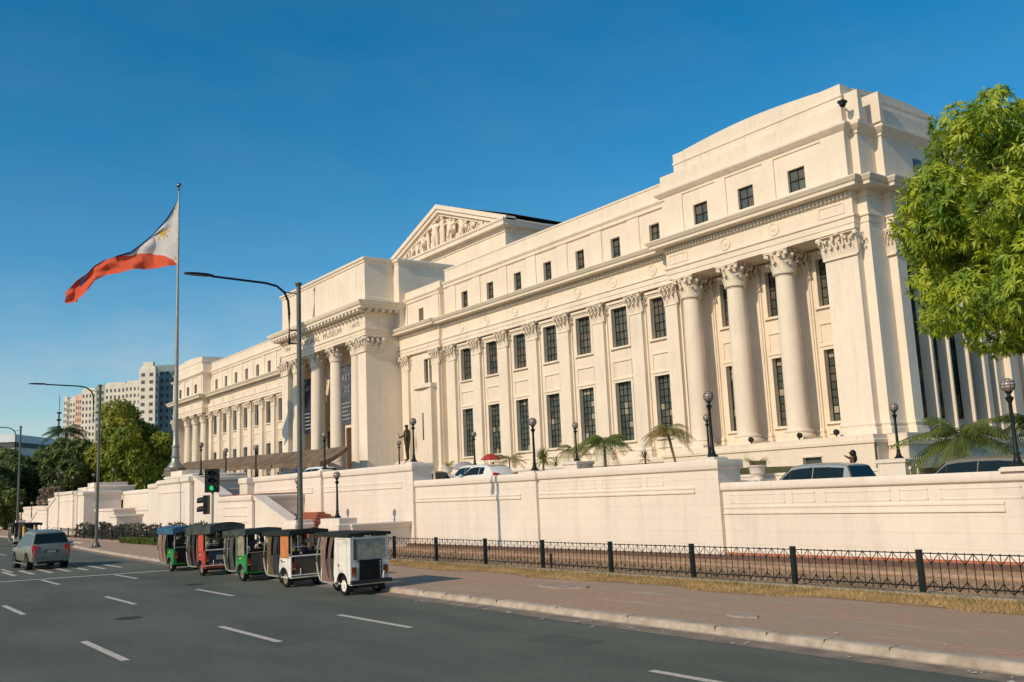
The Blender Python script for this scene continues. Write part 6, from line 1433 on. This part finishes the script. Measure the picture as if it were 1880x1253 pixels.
palm('big green fan palm in the garden in front of the tall windows', (-44.0, 39.3, 3.6), 2.1, 30, 2.2, LEAFP, seed=3, up=(0.1, 1.5), droop=0.85)
palm('thin double-stemmed palm with dry fronds left of the pavilion columns', (-38.6, 40.2, 3.5), 2.5, 16, 1.8, LEAFY, seed=4, droop=0.9, trunk=0.06, stems=2)
palm('small dry drooping palm between the bushy plant and the big palm', (-46.6, 39.0, 3.9), 1.3, 16, 1.7, LEAFY, seed=5, droop=1.0, trunk=0.06)
palm('thin brownish palm behind the white cars, left of the red umbrella', (-54.5, 39.6, 4.1), 0.8, 12, 1.7, LEAFY, seed=6, droop=0.8, trunk=0.06)
palm('large drooping palm in front of the shaded side windows', (-19.6, 36.2, 2.0), 2.3, 34, 2.6, LEAFP, seed=8, up=(0.0, 1.3), droop=0.8, trunk=0.22)
palm('dark palm right of the large drooping one, beside the nearest lamp', (-18.0, 39.2, 2.2), 2.2, 26, 2.3, LEAFP, seed=9, up=(0.0, 1.3), droop=0.8, trunk=0.16)
palm('low dark palm at the right edge behind the nearest lamp', (-15.3, 36.2, 2.0), 1.6, 20, 1.9, LEAFP, seed=10, up=(0.0, 1.3), droop=0.9, trunk=0.14)
palm('small potted-looking palm by the parked dark green car', (-77.8, 36.3, 3.7), 0.9, 14, 1.6, LEAFY, seed=11, up=(0.5, 1.4), droop=0.5, trunk=0.08)
palm('tall dark palm rising over the far trees', (-208, 40.0, 0.5), 19.0, 30, 5.5, mat('far_palm_leaf', (0.08, 0.12, 0.035), 0.7, transl=0.2), seed=12, up=(0.0, 1.2), droop=0.8, trunk=0.3)
palm('small dark palm behind the round tree left of the pale tower', (-205, 47.0, 0.5), 14.5, 22, 3.6, mat('far_palm_leaf', (0.08, 0.12, 0.035), 0.7, transl=0.2), seed=13, up=(0.0, 1.2), droop=0.8, trunk=0.2)
def spiky(label, loc, n, L_, m, seed, group=None, stem=0.3):
    random.seed(seed); t = thing('garden_plant', label, 'plant', loc, group); V = []; c = Vector(loc)+Vector((0, 0, stem))
    for i in range(n):
        az = random.uniform(0, 2*pi); u = random.uniform(-0.5, 1.4); d = Vector((cos(az)*cos(u), sin(az)*cos(u), sin(u))); s = Vector((-sin(az), cos(az), 0))*0.022; l_ = L_*random.uniform(0.7, 1.1)
        m_ = c+d*l_*0.6; e_ = c+d*l_+Vector((0, 0, -0.2*l_*max(0.2, cos(u)))); V.append([c-s*0.6, c+s*0.6, m_+s, m_-s]); V.append([m_-s, m_+s, e_+s*0.1, e_-s*0.1])
    mb = MB(); mb.tube([loc, tuple(c)], 0.05, 8); mb.build('stem', PTR, t); quads_obj('leaves', V, m, t); return t
spiky('bushy yellow green plant on the wall right beside a globe lamp', (-34.9, 27.3, 2.6), 150, 0.75, mat('variegated_leaf', (0.38, 0.36, 0.10), 0.6, scale=2, col2=(0.14, 0.19, 0.04), transl=0.3), 21, stem=1.55)
spiky('low green rosette plant on the garden wall between lamps', (-48.3, 38.8, 4.0), 60, 0.8, LEAFP, 22, stem=0.3)
spiky('dry reddish plant in front of the rightmost tall wing window', (-41.5, 40.3, 3.4), 60, 0.7, mat('reddish_leaf', (0.25, 0.10, 0.06), 0.8), 23, stem=1.0)
def urn(x, y, z, label, r=0.42, h=0.62, seed=1):
    t = thing('urn', label, 'urn', (x, y, z), 'stone urns with plants on the driveway'); mb = MB()
    mb.lathe(x, y, [(0.30*r/0.42, z), (0.30*r/0.42, z+0.06), (0.2, z+0.10), (0.24, z+0.2), (0.34, z+0.28), (0.37, z+h-0.08), (0.40, z+h-0.04), (r+0.03, z+h), (r+0.03, z+h+0.05), (0.33, z+h+0.05), (0.30, z+h-0.05)], 20); mb.build('pot', BASET, t)
    random.seed(seed); V = []
    for i in range(12): V += frond_arrays(0.85, 0.35, random.uniform(0.6, 1.4), random.uniform(0, 2*pi), (x, y, z+h), nl=9, ll=0.5)
    quads_obj('plant', V, LEAFY, t)
mb = MB().ring(-30.6, -29.5, 36.1, 37.2, [(0, 1.5), (0, 2.72), (0.05, 2.76), (0.05, 2.84)]); tag(mb.build('plinth', BASET, None, origin=(-30, 36.6, 1.5)), 'plain cream plinth under the right stone urn', 'plinth')
mb = MB().ring(-58.4, -57.4, 36.0, 37.1, [(0, 2.5), (0, 3.95), (0.05, 4.0), (0.05, 4.05)]); tag(mb.build('plinth', BASET, None, origin=(-58, 36.5, 2.5)), 'plain cream plinth under the left stone urn', 'plinth')
urn(-30.05, 36.6, 2.84, 'stone urn with a spiky plant in front of the pavilion podium', seed=31); urn(-57.9, 36.5, 4.05, 'stone urn with a small palm left of the white cars', seed=32)

# shrubs behind the left fence and hedge
def shrub(label, x, y, z, w, h, n, m, seed, group=None, name='shrub', ls=0.16):
    random.seed(seed); t = thing(name, label, 'shrub', (x, y, z), group); V = []
    for i in range(n):
        a = random.uniform(0, 2*pi); u = random.random(); rr = w*sqrt(random.random())*(1-0.5*u); p = Vector((x+rr*cos(a), y+rr*sin(a)*0.8, z+0.05+h*u)); d = Vector((random.gauss(0, 1), random.gauss(0, 1), random.uniform(0.2, 1.5))).normalized(); s = d.cross(Vector((random.gauss(0, 1), random.gauss(0, 1), 0.1))).normalized()*ls*0.22
        V.append([p-s*0.4, p+s*0.4, p+d*ls*0.6+s, p+d*ls*0.6-s]); V.append([p+d*ls*0.6-s, p+d*ls*0.6+s, p+d*ls+s*0.1, p+d*ls-s*0.1])
    mb = MB()
    for k in range(4): a = k*1.57; mb.tube([(x, y, z), (x+0.3*w*cos(a), y+0.3*w*sin(a), z+h*0.7)], 0.014, 5)
    mb.build('stem', BARK, t); quads_obj('leaves', V, m, t)
PURP = mat('purple_leaf', (0.085, 0.065, 0.055), 0.7, scale=2, col2=(0.05, 0.065, 0.035)); 
for i in range(26):
    x = -62-1.55*i; shrub('reddish green shrub in the row behind the left fence', x, 20.7+0.5*random.Random(i).random(), 0.15, 0.75, 1.0+0.35*random.Random(i+50).random(), 130, PURP, 100+i, 'shrubs in a row behind the left fence', ls=0.26)
def hedge(x0, x1, y0, y1, z0, z1, n, m, label):
    x = RNG.uniform(x0, x1, n); y = RNG.uniform(y0, y1, n); z = RNG.uniform(0, 1, n)**0.6*(z1-z0)+z0; s = 0.09
    a = RNG.normal(0, 1, (n, 3)); a /= np.linalg.norm(a, axis=1)[:, None]; b = np.cross(a, RNG.normal(0, 1, (n, 3))); b /= np.linalg.norm(b, axis=1)[:, None]; c = np.stack([x, y, z], 1)
    v = np.stack([c-a*s, c+b*s*0.4, c+a*s, c-b*s*0.4], 1).reshape(-1, 3); o = npmesh('hedge', v, np.arange(4*n).reshape(-1, 4), m); return tag(o, label, 'hedge', None, 'stuff')
hedge(-78, -52, 18.95, 19.7, 0.14, 0.55, 16000, mat('hedge_leaf', (0.16, 0.22, 0.04), 0.6, scale=3, col2=(0.08, 0.12, 0.025), transl=0.3), 'low bright green ground cover strip left of the tricycles')

# ---- trees
def branch(mb, p, d, l_, r, depth, rnd):
    q = p+d*l_; mid = p+d*l_*0.5+Vector((rnd.gauss(0, 0.06), rnd.gauss(0, 0.06), 0))*l_; mb.tube([tuple(p), tuple(mid), tuple(q)], r, 7, r1=r*0.65)
    if depth > 0:
        for k in range(3):
            a = rnd.uniform(0, 2*pi); n_ = (d+Vector((cos(a), sin(a), rnd.uniform(-0.1, 0.5)))*0.75).normalized(); branch(mb, q, n_, l_*0.72, r*0.6, depth-1, rnd)
def lumps(c, R, n, seed, sq=0.8, rr=(0.20, 0.38), kk=(0.45, 0.88)):
    g = np.random.default_rng(seed); out = []
    for i in range(n):
        v = g.normal(0, 1, 3); v /= np.linalg.norm(v); k = g.uniform(*kk); out.append((np.array(c)+v*np.array(R)*k, np.array([1, 1, sq])*np.mean(R)*g.uniform(*rr)))
    return out
def leaf_cloud(LM, n, size, seed, aspect=0.32, droop=0.5, whorl=7, cut=None):
    g = np.random.default_rng(seed); P = []; Nn = []
    w = np.array([r.mean()**2 for _, r in LM]); w /= w.sum(); idx = g.choice(len(LM), n, p=w)
    v = g.normal(0, 1, (n, 3)); v /= np.linalg.norm(v, axis=1)[:, None]; rad = g.uniform(0.72, 1.06, n)[:, None]
    C = np.array([c for c, _ in LM])[idx]; Rr = np.array([r for _, r in LM])[idx]; P = C+v*Rr*rad
    if cut is not None: k = cut(P); P, v = P[k], v[k]; n = len(P)
    P = np.repeat(P, whorl, 0); v = np.repeat(v, whorl, 0); m_ = len(P)
    t = g.normal(0, 1, (m_, 3)); t -= (t*v).sum(1)[:, None]*v; t /= np.linalg.norm(t, axis=1)[:, None]
    d = t*0.85+v*g.uniform(0.1, 0.7, m_)[:, None]; d[:, 2] -= droop*g.uniform(0.3, 1.2, m_); d /= np.linalg.norm(d, axis=1)[:, None]
    s = np.cross(d, v+g.normal(0, 0.3, (m_, 3))); s /= (np.linalg.norm(s, axis=1)[:, None]+1e-6)
    L_ = (size*g.uniform(0.7, 1.2, m_))[:, None]; W_ = L_*aspect*0.5; dn = np.zeros((m_, 3)); dn[:, 2] = -1
    a = P; m1 = P+d*L_*0.5; e = P+d*L_+dn*L_*0.12
    v4 = np.stack([a, m1+s*W_, e, m1-s*W_], 1).reshape(-1, 3); return v4
def tree(name, label, base, crown_c, R, nl, size, m, seed, group=None, whorl=6, ncl=26, droop=0.4, aspect=0.4, trunk=0.35, cut=None, sq=0.8, rr=(0.20, 0.38), kk=(0.45, 0.88)):
    rnd = random.Random(seed); t = thing(name, label, 'tree', base, group)
    mb = MB(); p0 = Vector(base); tp = Vector(crown_c)-Vector((0, 0, R[2]*0.55)); mb.tube([tuple(p0), tuple(p0.lerp(tp, 0.5)+Vector((0.15, 0.1, 0))), tuple(tp)], trunk, 12, r1=trunk*0.7)
    for k in range(5): a = 2*pi*k/5+rnd.random(); branch(mb, tp, Vector((cos(a)*0.8, sin(a)*0.8, 0.75)).normalized(), R[2]*0.42, trunk*0.45, 2, rnd)
    mb.build('trunk', BARK, t)
    v = leaf_cloud(lumps(crown_c, R, ncl, seed, sq, rr, kk), nl, size, seed, aspect, droop, whorl, cut)
    v = v-np.array(base, dtype=float)
    npmesh('crown', v, np.arange(len(v)).reshape(-1, 4), m, t); return t
MANGO = mat('mango_leaf', (0.52, 0.58, 0.045), 0.45, scale=0.9, col2=(0.15, 0.27, 0.03), thr=(0.38, 0.62), spec=0.4, transl=0.35)
tree('mango_tree', 'big leafy mango tree at the right edge, overhanging the pavilion corner', (-11.8, 33.5, 1.6), (-12.7, 33.0, 10.9), (6.3, 4.8, 5.8), 17000, 0.29, MANGO, 41, whorl=8, ncl=130, droop=0.7, aspect=0.26, trunk=0.4, sq=0.85, rr=(0.09, 0.24), kk=(0.42, 0.98))
ROUND = mat('round_tree_leaf', (0.36, 0.36, 0.04), 0.6, scale=0.22, col2=(0.13, 0.20, 0.025), thr=(0.38, 0.62), transl=0.3)
tree('round_tree', 'big round bright green tree left of the flagpole and the far pavilion', (-166, 42.5, 2.5), (-166, 42.5, 12.9), (8.4, 6.3, 8.2), 8500, 0.75, ROUND, 42, whorl=4, ncl=34, trunk=0.5, sq=0.8)
DKL = mat('dark_tree_leaf', (0.17, 0.20, 0.05), 0.7, scale=0.15, col2=(0.06, 0.10, 0.03), transl=0.2); BRL = mat('brown_tree_leaf', (0.42, 0.30, 0.21), 0.8, scale=0.2, col2=(0.18, 0.16, 0.09), transl=0.2)
GT = 'trees beyond the left end of the wall'
for i, (x, y, z, R, m, lb, nl) in enumerate((
  (-176, 34.5, 9.3, (7, 5.5, 6), DKL, 'dark green tree left of the round tree, behind the street lamp pole', 4200), (-190, 30.5, 8.6, (8, 5.5, 6), DKL, 'dark green tree under the tall dark palm', 4200), (-182, 24.0, 6.6, (7, 5, 5), DKL, 'low dark green tree above the far end of the white wall', 3600),
  (-205, 27.5, 11.0, (8, 4.5, 4.6), BRL, 'brownish half bare tree below the long white roof', 2200), (-215, 20, 10.5, (9, 6, 6.5), BRL, 'brownish tree at the left edge of the view', 2600), (-198, 40, 10.0, (7, 4.5, 6), DKL, 'dark tree between the tall palm and the round tree', 3200), (-240, 16, 8.0, (10, 8, 6), DKL, 'dark bushy tree at the far left edge beside the road', 2600), (-172, 24.5, 4.6, (5, 3.0, 3.0), DKL, 'low dark bush over the end of the far wall', 2000), (-330, 12, 24, (12, 8, 4.5), DKL, 'distant dark treetop above the long white roof at the far left', 1200))):
    tree('dark_tree', lb, (x, y, 0), (x, y, z), R, nl, 0.9, m, 60+i, GT, whorl=4, ncl=20, trunk=0.35)
shr = [(-150, 27.5), (-158, 28)]
for i, (x, y) in enumerate(shr): shrub(('pale flowering bush on the terrace before the round tree', 'second pale flowering bush before the round tree')[i], x, y, 3.7, 1.9, 2.3, 700, mat('pale_bloom', (0.38, 0.26, 0.21), 0.8, scale=0.8, col2=(0.12, 0.11, 0.06)), 300+i, ls=0.5)

# ================================================================== FAR BUILDINGS
def tower(label, X, ya, yb, H, col, wins, floors, top=0):
    A = abs(yb-ya); w, d = A*1.12, A*0.30+1.0
    t = thing('apartment_block', label, 'building', (0, 0, 0), 'apartment blocks in the distance')
    mb = MB(); mb.box(-w/2, w/2, 0, d, 0, H); mb.box(-w/2+0.5, w/2-0.5, 0.5, d-0.5, H, H+0.8)
    if top: mb.box(-w*0.3, w*0.3, 0.6, d-0.6, H+0.8, H+top)
    mb.build('wall', col, t, smooth=False)
    wm = mat('far_window', (0.10, 0.10, 0.10), 0.4); fh = (H-4)/floors; ws = MB()
    for f in range(floors):
        z = H-2.4-f*fh
        if z < 8: break
        for k in range(wins):
            xc = -w/2+w*(k+0.5)/wins; q = w/wins*0.22; ws.box(xc-q, xc+q, -0.06, 0.1, z-0.75, z+0.55)
        ws.box(w/2-0.1, w/2+0.06, d*0.35, d*0.65, z-0.75, z+0.55)
    ws.build('windows', wm, t, smooth=False)['kind'] = 'stuff'
    t.location = (X, (ya+yb)/2, 0); t.rotation_euler = (0, 0, radians(48))
PALE = mat('pale_render', (0.84, 0.76, 0.62), 0.9, scale=0.1); PEACH = mat('peach_render', (0.84, 0.55, 0.38), 0.9, scale=0.1); MINT = mat('grey_green_render', (0.42, 0.46, 0.38), 0.9, scale=0.1)
TW = [('pale apartment block at the left end of the distant group', -420, 117, 124, 730, PALE, 2), ('slim grey green stair tower beside the leftmost block', -419, 124, 128.5, 733, MINT, 1), ('pale distant block between the grey green tower and the peach one', -415, 128.5, 139, 732, PALE, 2), ('peach coloured distant apartment block', -412, 139, 150, 727, PEACH, 3), ('pale block with flat top just left of the middle street lamp', -405, 150, 176, 716, PALE, 4), ('grey block right behind the middle street lamp', -398, 176, 193, 710, MINT, 2), ('tall pale distant block with peach top right of the street lamp', -392, 193, 230, 705, PALE, 5), ('grey stepped block left of the tallest tower', -380, 230, 258, 702, PALE, 4), ('tallest pale distant tower with a dark top unit', -370, 256, 285, 676, PALE, 2), ('dark glass distant tower beside the far pavilion', -372, 283, 322, 673, mat('blue_grey_glass', (0.24, 0.32, 0.31), 0.5, scale=0.3), 4)]
def px_dir(px, py):
    d = _f+_r*((px-940)/FPX)-_u*((py-626.5)/FPX); return d
for i, (lb, X, pa, pb, py, m, w) in enumerate(TW):
    da, db = px_dir(pa, py), px_dir(pb, py); ya, yb = da.y/da.x*X, db.y/db.x*X; H = CAM_H+da.z/da.x*X
    tower(lb, X, ya, yb, round(H, 1), m, max(2, w), 18, top=(2.5 if i == 8 else 0))
t = thing('radio_mast', 'thin dark lattice radio mast beside the leftmost distant block', 'mast', (-440, 81, 0))
mb = MB(); H = 52; x, y = -440, 81.6
for a in range(3):
    an = a*2.09; mb.tube([(x+1.2*cos(an), y+1.2*sin(an), 0), (x+0.15*cos(an), y+0.15*sin(an), H*0.85)], 0.14, 5)
for k in range(24): z = H*0.85*k/24; r = 1.2*(1-k/27); mb.tube([(x+r*cos(a*2.09), y+r*sin(a*2.09), z) for a in range(4)], 0.08, 4)
mb.tube([(x, y, H*0.8), (x, y, H)], 0.12, 5)
for z in (38, 41, 44): mb.box(x-0.8, x+0.8, y-0.8, y+0.8, z, z+0.6)
mb.build('lattice', IRON, t)
t = thing('long_building', 'long low building with a pale flat roof edge behind the left trees', 'building', (-330, 40, 0)); t.rotation_euler = (0, 0, -0.62); mb = MB(); mb.box(-360, -298, 3, 66, 0, 20.6); mb.build('wall', PALE, t); mb = MB(); mb.box(-361, -297.3, 2.5, 66.5, 21.9, 24.0); mb.build('roof', mat('white_roof', (0.80, 0.84, 0.84), 0.6, scale=0.1), t); mb = MB(); mb.box(-360.5, -297.6, 2.8, 66.2, 20.6, 21.9); mb.build('eaves', mat('dark_eaves', (0.12, 0.13, 0.13), 0.8), t)
t = thing('roadside_building', 'low building with a reddish roof among the trees at the far left', 'building', (-215, 26, 0)); mb = MB(); mb.box(-222, -206, 24, 30, 0, 5.2); mb.build('wall', mat('grey_render', (0.16, 0.19, 0.19), 0.9), t); mb = MB(); mb.px(-222.5, -205.5, [(23.4, 5.2), (30.6, 5.2), (27, 7.0)]); mb.build('roof', mat('faded_red_roof', (0.42, 0.26, 0.20), 0.9), t)
